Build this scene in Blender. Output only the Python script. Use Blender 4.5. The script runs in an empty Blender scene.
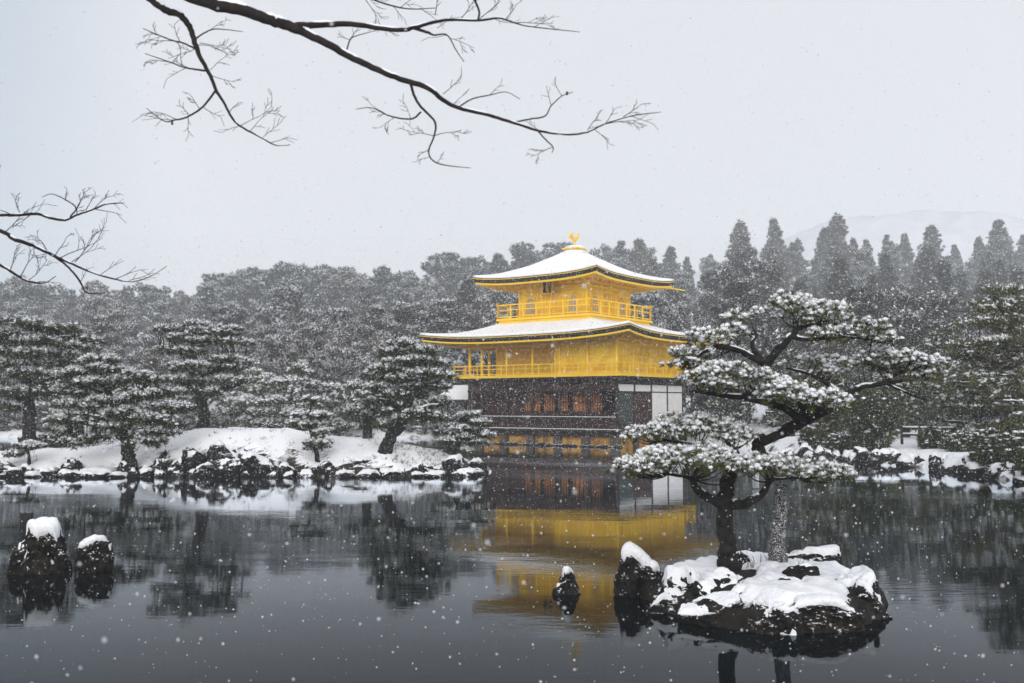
import bpy, bmesh, math, random
import numpy as np
from mathutils import Vector, noise as mnoise

C = bpy.context.scene
COL = C.collection
R = math.radians
rng = np.random.default_rng(11)
random.seed(7)

# ------------------------------------------------------------------ camera, sky, sun, exposure
FPX, HOR, EYE = 995.56, 405.0, 2.57
PITCH = math.atan((HOR - 341.5) / FPX)
CP, SP = math.cos(PITCH), math.sin(PITCH)
cam = bpy.data.cameras.new('camera')
camo = bpy.data.objects.new('camera', cam)
COL.objects.link(camo)
camo.location = (0, 0, EYE)
camo.rotation_euler = (math.pi / 2 + PITCH, 0, 0)
cam.sensor_width = 36.0
cam.lens = 35.0
cam.clip_start = 0.05
cam.clip_end = 6000
cam.dof.use_dof = True
cam.dof.focus_distance = 38.0
cam.dof.aperture_fstop = 5.6
C.camera = camo

world = bpy.data.worlds.new('World')
C.world = world
world.use_nodes = True
SUN_EL, SUN_AZ = 19.0, 182.0            # a veiled sun behind the camera, above the clouds
wn, wl = world.node_tree.nodes, world.node_tree.links
bg = wn['Background']
sky = wn.new('ShaderNodeTexSky')
sky.sky_type = 'NISHITA'
sky.sun_disc = False
sky.sun_elevation = R(SUN_EL)
sky.sun_rotation = R(SUN_AZ)
sky.dust_density = 4.0
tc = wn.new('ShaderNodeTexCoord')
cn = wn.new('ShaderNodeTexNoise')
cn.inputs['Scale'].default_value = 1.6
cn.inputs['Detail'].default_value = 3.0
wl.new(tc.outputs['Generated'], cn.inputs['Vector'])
dp = wn.new('ShaderNodeVectorMath')              # sky coloured lighter beyond the pavilion, darker round it like a lens vignette
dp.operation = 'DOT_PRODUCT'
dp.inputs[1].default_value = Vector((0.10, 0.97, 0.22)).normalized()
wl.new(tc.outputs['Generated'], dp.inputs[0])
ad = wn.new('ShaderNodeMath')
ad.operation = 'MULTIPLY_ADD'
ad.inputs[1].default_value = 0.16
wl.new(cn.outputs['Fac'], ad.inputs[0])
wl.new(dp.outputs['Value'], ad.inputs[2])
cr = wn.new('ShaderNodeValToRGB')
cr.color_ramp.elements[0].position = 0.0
cr.color_ramp.elements[0].color = (0.964, 0.964, 0.973, 1)      # sky brightened out of view behind the camera to light the gold facade
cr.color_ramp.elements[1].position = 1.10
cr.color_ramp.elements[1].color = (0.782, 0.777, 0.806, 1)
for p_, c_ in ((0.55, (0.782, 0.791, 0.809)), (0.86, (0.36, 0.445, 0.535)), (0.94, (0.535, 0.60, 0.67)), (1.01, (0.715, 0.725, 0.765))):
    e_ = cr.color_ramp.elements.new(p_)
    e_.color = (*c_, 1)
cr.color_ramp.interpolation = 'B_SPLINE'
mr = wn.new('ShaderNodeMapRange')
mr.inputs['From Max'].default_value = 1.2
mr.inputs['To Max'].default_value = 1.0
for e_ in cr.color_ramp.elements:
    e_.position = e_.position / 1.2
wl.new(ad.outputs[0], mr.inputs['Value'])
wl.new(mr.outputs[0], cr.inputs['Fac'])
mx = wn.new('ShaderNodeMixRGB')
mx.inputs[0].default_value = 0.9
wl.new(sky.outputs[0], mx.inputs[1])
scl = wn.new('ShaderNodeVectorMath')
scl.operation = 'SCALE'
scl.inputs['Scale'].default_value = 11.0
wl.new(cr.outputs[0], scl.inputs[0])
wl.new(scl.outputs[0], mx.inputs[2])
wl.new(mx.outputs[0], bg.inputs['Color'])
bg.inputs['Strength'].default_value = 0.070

sl = bpy.data.lights.new('sun', 'SUN')
sl.energy = 1.5
sl.angle = R(25)
sl.color = (1.0, 0.975, 0.945)
slo = bpy.data.objects.new('sun', sl)
COL.objects.link(slo)
slo.location = (0, -20, 60)
slo.rotation_euler = (R(90 - SUN_EL), 0, R(-4))

vs = C.view_settings
vs.view_transform = 'Standard'
vs.look = 'None'
vs.exposure = 0.62
vs.gamma = 1.0
vs.use_curve_mapping = False
C.render.engine = 'CYCLES'
cy = C.cycles
cy.max_bounces = 6
cy.diffuse_bounces = 4
cy.glossy_bounces = 3
cy.transmission_bounces = 2
cy.volume_bounces = 1
cy.caustics_reflective = False
cy.caustics_refractive = False
cy.sample_clamp_indirect = 4.0
cy.use_denoising = True


def at(px, py, Y):
    """point at distance Y (world y) seen at a pixel of the photograph"""
    dx, dv = (px - 512) / FPX, (341.5 - py) / FPX
    dy, dz = CP - dv * SP, SP + dv * CP
    t = Y / dy
    return Vector((dx * t, Y, EYE + dz * t))


def proj(x, y, z):
    z -= EYE
    d = y * CP + z * SP
    v = -y * SP + z * CP
    return 512 + FPX * x / d, 341.5 - FPX * v / d


# ------------------------------------------------------------------ materials
def mat(name, base, rough=0.7, metal=0.0, var=None, scale=3.0, bump=0.0, bscale=20.0, detail=5.0, spec=0.3, coords='Object', lo=0.4, hi=0.62):
    m = bpy.data.materials.new(name)
    m.use_nodes = True
    nt = m.node_tree
    n, l = nt.nodes, nt.links
    b = n['Principled BSDF']
    b.inputs['Base Color'].default_value = (*base, 1)
    b.inputs['Roughness'].default_value = rough
    b.inputs['Metallic'].default_value = metal
    b.inputs['Specular IOR Level'].default_value = spec
    t = n.new('ShaderNodeTexCoord')
    if var:
        x = n.new('ShaderNodeTexNoise')
        x.inputs['Scale'].default_value = scale
        x.inputs['Detail'].default_value = detail
        l.new(t.outputs[coords], x.inputs['Vector'])
        r = n.new('ShaderNodeValToRGB')
        r.color_ramp.elements[0].color = (*base, 1)
        r.color_ramp.elements[1].color = (*var, 1)
        r.color_ramp.elements[0].position = lo
        r.color_ramp.elements[1].position = hi
        l.new(x.outputs['Fac'], r.inputs['Fac'])
        l.new(r.outputs['Color'], b.inputs['Base Color'])
    if bump:
        x = n.new('ShaderNodeTexNoise')
        x.inputs['Scale'].default_value = bscale
        x.inputs['Detail'].default_value = 6
        l.new(t.outputs[coords], x.inputs['Vector'])
        u = n.new('ShaderNodeBump')
        u.inputs['Strength'].default_value = bump
        u.inputs['Distance'].default_value = 0.05
        l.new(x.outputs['Fac'], u.inputs['Height'])
        l.new(u.outputs['Normal'], b.inputs['Normal'])
    return m


M = {}
M['snow'] = mat('fresh_snow', (0.86, 0.87, 0.90), 0.85, var=(0.78, 0.80, 0.85), scale=2.0, bump=0.5, bscale=26, spec=0.2)
M['snow_grass'] = None
M['roof_snow'] = mat('roof_snow', (0.90, 0.90, 0.93), 0.85, var=(0.86, 0.87, 0.90), scale=0.8, bump=0.2, bscale=3, spec=0.2)
M['needle'] = mat('pine_needles', (0.024, 0.037, 0.014), 0.65, var=(0.062, 0.074, 0.022), scale=1.8, lo=0.35, hi=0.7)
M['needle_near'] = mat('near_pine_needles', (0.044, 0.058, 0.016), 0.6, var=(0.125, 0.130, 0.032), scale=3.5, lo=0.35, hi=0.7)
M['needle_yellow'] = mat('olive_pine_needles', (0.060, 0.068, 0.018), 0.65, var=(0.105, 0.108, 0.03), scale=1.6)
M['needle_far'] = mat('forest_leaves', (0.030, 0.038, 0.030), 0.7, var=(0.066, 0.072, 0.056), scale=0.5)
M['needle_brown'] = mat('forest_leaves_brown', (0.05, 0.04, 0.025), 0.7, var=(0.085, 0.062, 0.042), scale=0.5)
M['frost'] = mat('frosted_twigs', (0.16, 0.165, 0.16), 0.8, var=(0.30, 0.30, 0.30), scale=1.0)
M['bark'] = mat('bark', (0.006, 0.0055, 0.005), 0.9, var=(0.024, 0.021, 0.019), scale=9, bump=0.8, bscale=22)
M['bark_far'] = mat('bark_far', (0.03, 0.027, 0.024), 0.9, var=(0.07, 0.06, 0.05), scale=4)
M['twig'] = mat('twig_bark', (0.008, 0.006, 0.006), 0.85, var=(0.022, 0.014, 0.013), scale=20)
M['twigsnowbark'] = M['twig']
M['rock'] = mat('wet_rock', (0.003, 0.003, 0.003), 0.8, var=(0.020, 0.018, 0.016), scale=5, bump=1.0, bscale=9, lo=0.42, hi=0.75)
M['rock_brown'] = mat('mossy_rock', (0.003, 0.003, 0.0025), 0.85, var=(0.042, 0.032, 0.021), scale=9, bump=1.0, bscale=11, lo=0.45, hi=0.8)
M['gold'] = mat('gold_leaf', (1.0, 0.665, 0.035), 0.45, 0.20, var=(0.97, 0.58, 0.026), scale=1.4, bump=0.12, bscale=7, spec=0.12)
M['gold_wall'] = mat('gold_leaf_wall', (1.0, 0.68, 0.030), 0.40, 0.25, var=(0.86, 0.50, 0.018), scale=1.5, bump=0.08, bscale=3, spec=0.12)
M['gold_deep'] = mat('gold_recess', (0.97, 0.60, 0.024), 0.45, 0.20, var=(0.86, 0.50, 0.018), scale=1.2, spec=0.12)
M['shingle'] = mat('cypress_bark_shingle', (0.020, 0.017, 0.018), 0.85, var=(0.045, 0.038, 0.036), scale=4, bump=0.5, bscale=18)
M['wood'] = mat('dark_timber', (0.014, 0.009, 0.008), 0.7, var=(0.036, 0.018, 0.014), scale=4, bump=0.3, bscale=14)
M['lattice'] = mat('brown_lattice', (0.030, 0.010, 0.008), 0.7, var=(0.055, 0.020, 0.014), scale=6)
M['amber'] = mat('amber_panel', (0.42, 0.14, 0.025), 0.5, 0.1, var=(0.14, 0.045, 0.012), scale=1.7, lo=0.45, hi=0.66)
M['plaster'] = mat('white_plaster', (0.82, 0.80, 0.80), 0.8, var=(0.76, 0.74, 0.74), scale=2.0)
M['plaster_grey'] = mat('grey_plaster', (0.36, 0.34, 0.33), 0.8, var=(0.2, 0.19, 0.18), scale=3.0)
M['ochre'] = mat('ochre_plaster', (0.56, 0.31, 0.06), 0.8, var=(0.22, 0.11, 0.03), scale=1.6)
M['stone'] = mat('foundation_stone', (0.05, 0.045, 0.04), 0.85, var=(0.10, 0.09, 0.08), scale=3, bump=0.5, bscale=8)
M['paper'] = mat('window_paper', (0.46, 0.45, 0.42), 0.6, var=(0.36, 0.33, 0.28), scale=2)
M['slate'] = mat('greenish_door', (0.03, 0.04, 0.04), 0.6, var=(0.05, 0.06, 0.055), scale=3)
M['flake'] = bpy.data.materials.new('snow_flake')
M['flake'].use_nodes = True
n_, l_ = M['flake'].node_tree.nodes, M['flake'].node_tree.links
n_.remove(n_['Principled BSDF'])
f1, f2, f3, m1_, m2_ = [n_.new('ShaderNode' + k) for k in ('BsdfDiffuse', 'BsdfTranslucent', 'BsdfTransparent', 'MixShader', 'MixShader')]
for q_ in (f1, f2):
    q_.inputs[0].default_value = (0.95, 0.95, 0.97, 1)
m1_.inputs[0].default_value = 0.5
m2_.inputs[0].default_value = 0.35
l_.new(f1.outputs[0], m1_.inputs[1])
l_.new(f2.outputs[0], m1_.inputs[2])
l_.new(m1_.outputs[0], m2_.inputs[1])
l_.new(f3.outputs[0], m2_.inputs[2])
l_.new(m2_.outputs[0], n_['Material Output'].inputs['Surface'])
M['bark_snowy'] = mat('bark_plastered_with_snow', (0.014, 0.012, 0.011), 0.9, var=(0.60, 0.61, 0.64), scale=75, bump=0.6, bscale=22, detail=4, lo=0.50, hi=0.64)
M['berry'] = mat('brown_leaf', (0.06, 0.025, 0.018), 0.8, var=(0.10, 0.03, 0.02), scale=5)


def snow_ground(name, sp=0.0):
    """snow sheet with dead grass and earth showing where the slope is steep or the cover thin"""
    m = bpy.data.materials.new(name)
    m.use_nodes = True
    n, l = m.node_tree.nodes, m.node_tree.links
    b = n['Principled BSDF']
    b.inputs['Roughness'].default_value = 0.88
    b.inputs['Specular IOR Level'].default_value = 0.2
    tcd = n.new('ShaderNodeTexCoord')
    a = n.new('ShaderNodeTexNoise')
    a.inputs['Scale'].default_value = 1.1
    a.inputs['Detail'].default_value = 9
    a.inputs['Roughness'].default_value = 0.72
    l.new(tcd.outputs['Object'], a.inputs['Vector'])
    g = n.new('ShaderNodeNewGeometry')
    s = n.new('ShaderNodeSeparateXYZ')
    l.new(g.outputs['True Normal'], s.inputs[0])
    ad = n.new('ShaderNodeMath')
    ad.operation = 'MULTIPLY_ADD'
    ad.inputs[1].default_value = 1.1
    l.new(s.outputs['Z'], ad.inputs[0])
    l.new(a.outputs['Fac'], ad.inputs[2])
    r = n.new('ShaderNodeValToRGB')
    e = r.color_ramp.elements
    e[0].position = 0.64 + sp
    e[0].color = (0.03, 0.026, 0.018, 1)
    e[1].position = 0.70 + sp
    e[1].color = (0.86, 0.87, 0.90, 1)
    dv = n.new('ShaderNodeMath')
    dv.operation = 'MULTIPLY'
    dv.inputs[1].default_value = 0.5
    l.new(ad.outputs[0], dv.inputs[0])
    l.new(dv.outputs[0], r.inputs['Fac'])
    l.new(r.outputs['Color'], b.inputs['Base Color'])
    u = n.new('ShaderNodeBump')
    u.inputs['Strength'].default_value = 0.35
    u.inputs['Distance'].default_value = 0.08
    x = n.new('ShaderNodeTexNoise')
    x.inputs['Scale'].default_value = 4
    x.inputs['Detail'].default_value = 7
    l.new(tcd.outputs['Object'], x.inputs['Vector'])
    l.new(x.outputs['Fac'], u.inputs['Height'])
    l.new(u.outputs['Normal'], b.inputs['Normal'])
    return m


def dust(m, thr):
    """dry snow caught on the rough upper faces of a rock"""
    n, l = m.node_tree.nodes, m.node_tree.links
    b = n['Principled BSDF']
    src = b.inputs['Base Color'].links[0].from_socket
    g = n.new('ShaderNodeNewGeometry')
    sx = n.new('ShaderNodeSeparateXYZ')
    l.new(g.outputs['Normal'], sx.inputs[0])
    t = n.new('ShaderNodeTexCoord')
    x = n.new('ShaderNodeTexNoise')
    x.inputs['Scale'].default_value = 14
    x.inputs['Detail'].default_value = 8
    x.inputs['Roughness'].default_value = 0.75
    l.new(t.outputs['Object'], x.inputs['Vector'])
    a = n.new('ShaderNodeMath')
    a.operation = 'MULTIPLY_ADD'
    a.inputs[1].default_value = 0.22
    l.new(sx.outputs['Z'], a.inputs[0])
    l.new(x.outputs['Fac'], a.inputs[2])
    r = n.new('ShaderNodeValToRGB')
    r.color_ramp.elements[0].position = thr
    r.color_ramp.elements[1].position = thr + 0.05
    l.new(a.outputs[0], r.inputs['Fac'])
    mx_ = n.new('ShaderNodeMixRGB')
    mx_.inputs[2].default_value = (0.82, 0.83, 0.86, 1)
    l.new(r.outputs['Color'], mx_.inputs[0])
    l.new(src, mx_.inputs[1])
    l.new(mx_.outputs[0], b.inputs['Base Color'])


M['rock_bare'] = mat('bare_dark_rock', (0.003, 0.003, 0.003), 0.8, var=(0.018, 0.016, 0.014), scale=6, bump=1.0, bscale=12, lo=0.42, hi=0.75)
for k_ in ('rock', 'rock_brown', ):
    dust(M[k_], 0.695)
M['ground'] = snow_ground('snowy_ground')
M['island'] = snow_ground('snowy_island_ground', 0.0)


def water_mat():
    m = bpy.data.materials.new('pond_water')
    m.use_nodes = True
    n, l = m.node_tree.nodes, m.node_tree.links
    n.remove(n['Principled BSDF'])
    fr = n.new('ShaderNodeFresnel')
    fr.inputs['IOR'].default_value = 1.333
    pw = n.new('ShaderNodeMath')
    pw.operation = 'POWER'
    pw.inputs[1].default_value = 2.2
    ml = n.new('ShaderNodeMath')
    ml.operation = 'MULTIPLY'
    ml.inputs[1].default_value = 2.85
    ml.use_clamp = True
    gl = n.new('ShaderNodeBsdfGlossy')
    gl.inputs['Roughness'].default_value = 0.03
    gl.inputs['Color'].default_value = (0.90, 0.95, 1.0, 1)
    df = n.new('ShaderNodeBsdfDiffuse')
    df.inputs['Color'].default_value = (0.006, 0.008, 0.009, 1)
    mxs = n.new('ShaderNodeMixShader')
    l.new(fr.outputs[0], pw.inputs[0])
    l.new(pw.outputs[0], ml.inputs[0])
    l.new(ml.outputs[0], mxs.inputs[0])
    l.new(df.outputs[0], mxs.inputs[1])
    l.new(gl.outputs[0], mxs.inputs[2])
    l.new(mxs.outputs[0], n['Material Output'].inputs['Surface'])
    t = n.new('ShaderNodeTexCoord')

    def nz(sx, sy, det, rough=0.5):
        mp = n.new('ShaderNodeMapping')
        mp.inputs['Scale'].default_value = (sx, sy, 1)
        l.new(t.outputs['Object'], mp.inputs['Vector'])
        x = n.new('ShaderNodeTexNoise')
        x.inputs['Scale'].default_value = 1
        x.inputs['Detail'].default_value = det
        x.inputs['Roughness'].default_value = rough
        l.new(mp.outputs[0], x.inputs['Vector'])
        return x
    fine = nz(2.2, 7.0, 4)
    swell = nz(0.25, 0.7, 2)
    patch = nz(0.07, 0.20, 3)
    pr = n.new('ShaderNodeValToRGB')
    pr.color_ramp.elements[0].position = 0.50
    pr.color_ramp.elements[0].color = (0.16, 0.16, 0.16, 1)
    pr.color_ramp.elements[1].position = 0.66
    l.new(patch.outputs['Fac'], pr.inputs['Fac'])
    b1 = n.new('ShaderNodeBump')
    b1.inputs['Distance'].default_value = 0.0045
    l.new(pr.outputs['Color'], b1.inputs['Strength'])
    l.new(fine.outputs['Fac'], b1.inputs['Height'])
    b2 = n.new('ShaderNodeBump')
    b2.inputs['Strength'].default_value = 0.5
    b2.inputs['Distance'].default_value = 0.008
    l.new(swell.outputs['Fac'], b2.inputs['Height'])
    l.new(b1.outputs['Normal'], b2.inputs['Normal'])
    l.new(b2.outputs['Normal'], gl.inputs['Normal'])
    l.new(b2.outputs['Normal'], fr.inputs['Normal'])
    return m


M['water'] = water_mat()


# ------------------------------------------------------------------ object helpers
def link(o, parent=None):
    COL.objects.link(o)
    if parent is not None:
        o.parent = parent
    return o


def tag(o, label=None, cat=None, group=None, kind=None):
    if label:
        o['label'] = label
    if cat:
        o['category'] = cat
    if group:
        o['group'] = group
    if kind:
        o['kind'] = kind
    return o


def thing(name, label, cat, loc=(0, 0, 0), rz=0.0, group=None):
    o = bpy.data.objects.new(name, None)
    o.empty_display_size = 0.2
    o.location = loc
    o.rotation_euler = (0, 0, rz)
    link(o)
    return tag(o, label, cat, group)


def np_mesh(name, V, F, mats, smooth=False, mi=None):
    """V (n,3); F list of (m,k) int arrays"""
    V = np.asarray(V, np.float32)
    if not isinstance(F, list):
        F = [F]
    F = [np.asarray(f, np.int32) for f in F if len(f)]
    me = bpy.data.meshes.new(name)
    me.vertices.add(len(V))
    me.vertices.foreach_set('co', V.ravel())
    loops = np.concatenate([f.ravel() for f in F])
    tot = np.concatenate([np.full(len(f), f.shape[1], np.int32) for f in F])
    st = np.concatenate([[0], np.cumsum(tot)[:-1]]).astype(np.int32)
    me.loops.add(len(loops))
    me.loops.foreach_set('vertex_index', loops)
    me.polygons.add(len(tot))
    me.polygons.foreach_set('loop_start', st)
    me.polygons.foreach_set('loop_total', tot)
    me.polygons.foreach_set('use_smooth', np.full(len(tot), bool(smooth)))
    for m in (mats if isinstance(mats, list) else [mats]):
        me.materials.append(m)
    if mi is not None:
        me.polygons.foreach_set('material_index', np.asarray(mi, np.int32))
    me.update(calc_edges=True)
    me.validate()
    return me


class MB:
    """collects shapes into one mesh"""

    def __init__(self):
        self.v, self.f4, self.f3, self.n = [], [], [], 0

    def add(self, V, F4=None, F3=None):
        V = np.asarray(V, float)
        self.v.append(V)
        if F4 is not None and len(F4):
            self.f4.append(np.asarray(F4) + self.n)
        if F3 is not None and len(F3):
            self.f3.append(np.asarray(F3) + self.n)
        self.n += len(V)
        return self

    def box(self, x0, x1, y0, y1, z0, z1):
        V = [(x, y, z) for z in (z0, z1) for y in (y0, y1) for x in (x0, x1)]
        F = [(0, 2, 3, 1), (4, 5, 7, 6), (0, 1, 5, 4), (2, 6, 7, 3), (0, 4, 6, 2), (1, 3, 7, 5)]
        return self.add(V, F)

    def tube(self, pts, rad, k=6, cap=True):
        P = np.asarray([tuple(p) for p in pts], float)
        n = len(P)
        rad = np.broadcast_to(np.asarray(rad, float), (n,))
        T = np.gradient(P, axis=0)
        T /= np.linalg.norm(T, axis=1)[:, None] + 1e-12
        ref = np.array([0.31, 0.22, 0.92]) if abs(T[:, 2]).mean() < 0.7 else np.array([0.9, 0.35, 0.1])
        A = np.cross(T, ref)
        A /= np.linalg.norm(A, axis=1)[:, None] + 1e-12
        B = np.cross(T, A)
        an = np.arange(k) * 2 * math.pi / k
        V = P[:, None, :] + rad[:, None, None] * (np.cos(an)[None, :, None] * A[:, None, :] + np.sin(an)[None, :, None] * B[:, None, :])
        V = V.reshape(-1, 3)
        i = np.arange(n - 1)[:, None] * k
        j = np.arange(k)[None, :]
        j2 = (j + 1) % k
        F = np.stack([i + j, i + j2, i + k + j2, i + k + j], -1).reshape(-1, 4)
        F3 = []
        if cap:
            F3 = [(0, (q + 1) % k, q) for q in range(1, k - 1)]
            F3 = [(0, q + 1, q) for q in range(1, k - 1)] + [((n - 1) * k, (n - 1) * k + q, (n - 1) * k + q + 1) for q in range(1, k - 1)]
        return self.add(V, F, F3)

    def blob(self, c, r, seed=0, sub=1, jit=0.12):
        V, F = ICO[sub]
        g = np.random.default_rng(seed)
        W = V * (1 + jit * (g.random(len(V)) * 2 - 1))[:, None] * np.asarray(r)
        return self.add(W + np.asarray(tuple(c)), None, F)

    def mesh(self, name, mats, smooth=False):
        return np_mesh(name, np.concatenate(self.v), [np.concatenate(x) for x in (self.f4, self.f3) if x], mats, smooth)

    def build(self, name, mats, parent=None, smooth=False):
        return link(bpy.data.objects.new(name, self.mesh(name, mats, smooth)), parent)


def make_ico(sub):
    bm = bmesh.new()
    bmesh.ops.create_icosphere(bm, subdivisions=sub, radius=1)
    bm.verts.ensure_lookup_table()
    V = np.array([v.co[:] for v in bm.verts])
    F = np.array([[v.index for v in f.verts] for f in bm.faces])
    bm.free()
    return V, F


ICO = {s: make_ico(s) for s in (1, 2, 3, 4, 5)}


def spline(pts, step=None, n=None, jit=0.0, seed=0):
    """Catmull-Rom through points (with any number of columns)"""
    P = np.asarray([tuple(p) for p in pts], float)
    if len(P) == 2:
        P = np.array([P[0], (P[0] + P[1]) / 2, P[1]])
    E = np.vstack([2 * P[0] - P[1], P, 2 * P[-1] - P[-2]])
    out = []
    n = n or 5
    for i in range(1, len(E) - 2):
        for t in np.arange(n) / n:
            a, b, c, d = E[i - 1], E[i], E[i + 1], E[i + 2]
            out.append(0.5 * (2 * b + (c - a) * t + (2 * a - 5 * b + 4 * c - d) * t * t + (3 * b - a - 3 * c + d) * t ** 3))
    out.append(P[-1])
    out = np.array(out)
    if jit:
        g = np.random.default_rng(seed)
        j = g.normal(0, jit, (len(out), 3))
        j[0] = 0
        out[:, :3] += j * (out[:, 3:4] if out.shape[1] > 3 else 1)
    return out


def fbm(x, y, z=0.0, octv=4):
    return mnoise.fractal(Vector((x, y, z)), 0.9, 2.0, octv)


# ------------------------------------------------------------------ ground, pond, hill
def wx(px, D):
    return (px - 512) / FPX * D


POND = [(wx(0, 80) - 60, 66), (wx(0, 80) - 20, 76), (wx(0, 80), 80), (wx(260, 76), 77), (wx(430, 75), 78), (wx(500, 78), 81), (wx(600, 78), 80), (wx(690, 72), 73),
        (wx(740, 58), 59), (wx(800, 47), 47.5), (wx(860, 43.5), 44), (wx(940, 40), 40.5), (wx(1000, 35), 35.5), (wx(1060, 31), 31), (wx(1200, 24), 24),
        (19, 12), (12, 5), (3, 4.4), (-5, 4.6), (-16, 5), (-40, 14), (-75, 30)]
PA = np.array(POND)


def poly_sd(X, Y, P):
    """signed distance to polygon: negative inside"""
    X, Y = np.asarray(X, float), np.asarray(Y, float)
    d = np.full(X.shape, 1e18)
    ins = np.zeros(X.shape, bool)
    n = len(P)
    for i in range(n):
        ax, ay = P[i]
        bx, by = P[(i + 1) % n]
        ex, ey = bx - ax, by - ay
        t = np.clip(((X - ax) * ex + (Y - ay) * ey) / (ex * ex + ey * ey), 0, 1)
        d = np.minimum(d, (X - ax - t * ex) ** 2 + (Y - ay - t * ey) ** 2)
        c = ((ay > Y) != (by > Y)) & (X < (bx - ax) * (Y - ay) / ((by - ay) if by != ay else 1e-9) + ax)
        ins ^= c
    d = np.sqrt(d)
    return np.where(ins, -d, d)


def lump(X, Y, s):
    return np.sin(X * s + 1.3) * np.cos(Y * s * 1.13 + 0.4) + 0.5 * np.sin(X * s * 2.3 + Y * s * 1.7)


def ground_h(X, Y):
    X, Y = np.asarray(X, float), np.asarray(Y, float)
    d = poly_sd(X, Y, PA) + 0.35 * lump(X, Y, 1.1)
    h = np.clip(d * 0.55, -0.9, 0.62) + np.clip(d, 0, 8) * 0.03
    h = h + np.where(d > 0, 0.06 * lump(X, Y, 0.8), 0)
    h = h + np.clip(Y - 95, 0, 30) * 0.03 + np.clip(Y - 120, 0, 260) * np.interp(X, [-120, 0, 90], [0.10, 0.15, 0.20])
    near = np.clip((8 - Y) / 5, 0, 1)
    return h + near * np.where(d > 0, 0.25, 0)


def axis(lo, hi, step, far):
    a = list(np.arange(lo, hi + step / 2, step))
    s = step
    while a[-1] < far:
        s *= 1.5
        a.append(a[-1] + s)
    s = step
    b = []
    v = lo
    while v > -far:
        s *= 1.5
        v -= s
        b.append(v)
    return np.array(b[::-1] + a)


def grid_mesh(name, xs, ys, hf, m):
    X, Y = np.meshgrid(xs, ys)
    Z = hf(X, Y)
    V = np.stack([X, Y, Z], -1).reshape(-1, 3)
    nx = len(xs)
    i = (np.arange(len(ys) - 1)[:, None] * nx + np.arange(nx - 1)[None, :]).ravel()
    F = np.stack([i, i + 1, i + nx + 1, i + nx], -1)
    return np_mesh(name, V, F, m, True)


o = link(bpy.data.objects.new('ground', grid_mesh('ground', axis(-75, 75, 0.8, 330), axis(-6, 130, 0.8, 400), ground_h, M['ground'])))
tag(o, 'snow covered banks and forest floor round the pond', 'ground', kind='structure')

xs = np.linspace(-110, 90, 3)
me = np_mesh('water', [(-130, 2, 0), (110, 2, 0), (110, 100, 0), (-130, 100, 0)], [[(0, 1, 2, 3)]], M['water'])
o = link(bpy.data.objects.new('water', me))
tag(o, 'still dark pond reflecting pavilion and trees', 'pond', kind='structure')


def hill_h(X, Y):
    a = 80 * np.exp(-((X - 215) / 120) ** 2 - ((Y - 470) / 85) ** 2)
    b = 34 * np.exp(-((X - 60) / 120) ** 2 - ((Y - 480) / 80) ** 2)
    return a + b + 2.5 * lump(X, Y, 0.045) + 1.2 * lump(X, Y, 0.15) + 8


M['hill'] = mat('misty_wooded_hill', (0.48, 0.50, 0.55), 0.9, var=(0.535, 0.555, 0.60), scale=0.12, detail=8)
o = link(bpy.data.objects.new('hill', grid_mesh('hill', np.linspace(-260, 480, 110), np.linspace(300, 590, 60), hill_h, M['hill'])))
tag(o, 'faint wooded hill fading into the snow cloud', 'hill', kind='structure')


# island behind the rocks on the left, and the little islet with the pines
def island_mesh(name, poly, zfun, step, m, wob=0.25, ws=1.7, steep=1.2, snow=False):
    P = np.array(poly)
    xs = np.arange(P[:, 0].min() - 1, P[:, 0].max() + 1, step)
    ys = np.arange(P[:, 1].min() - 1, P[:, 1].max() + 1, step)

    def hf(X, Y):
        d = -poly_sd(X, Y, P) + wob * lump(X, Y, ws)
        return zfun(X, Y, d)
    X, Y = np.meshgrid(xs, ys)
    Z = hf(X, Y)
    nx = len(xs)
    i = (np.arange(len(ys) - 1)[:, None] * nx + np.arange(nx - 1)[None, :]).ravel()
    F = np.stack([i, i + 1, i + nx + 1, i + nx], -1)
    zf = Z.ravel()
    keep = (zf[F].max(1) > -0.25)
    F = F[keep]
    V = np.stack([X, Y, Z], -1).reshape(-1, 3)
    used = np.unique(F)
    remap = np.full(len(V), -1)
    remap[used] = np.arange(len(used))
    return np_mesh(name, V[used], remap[F], m, True), hf


ISL = [(-30, 37.5), (wx(0, 36), 36.2), (wx(80, 36), 36.4), (wx(150, 36), 36.6), (wx(220, 36), 36.0), (wx(300, 36), 36.2), (wx(360, 36), 36.0), (wx(430, 36), 36.2), (wx(480, 37), 37.0),
       (wx(492, 39), 39.0), (wx(470, 42), 42.0), (wx(400, 45), 44.5), (wx(300, 46), 45.0), (wx(150, 44), 44.5), (wx(70, 42), 42.3), (wx(0, 42), 42.0), (-31, 42)]


def isl_z(X, Y, d):
    px = 512 + FPX * X / Y
    crest = np.interp(px, [-100, 0, 90, 150, 200, 290, 330, 390, 440, 490], [0.6, 0.65, 0.75, 1.1, 1.45, 1.45, 1.15, 1.0, 0.75, 0.3])
    q = np.clip(d / 3.6, 0, 1)
    q = q * (2 - q)
    z = 0.16 + crest * q + 0.035 * lump(X, Y, 1.6) + 0.018 * lump(X, Y, 4.1)
    return np.where(d > 0.0, np.minimum(z, d * 1.4 + 0.0), np.maximum(d * 1.2, -0.5))


me, isl_hf = island_mesh('island', ISL, isl_z, 0.16, M['island'])
o = link(bpy.data.objects.new('island', me))
tag(o, 'low snow covered island mound with rocky shore left of the pavilion', 'island', kind='structure')

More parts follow.
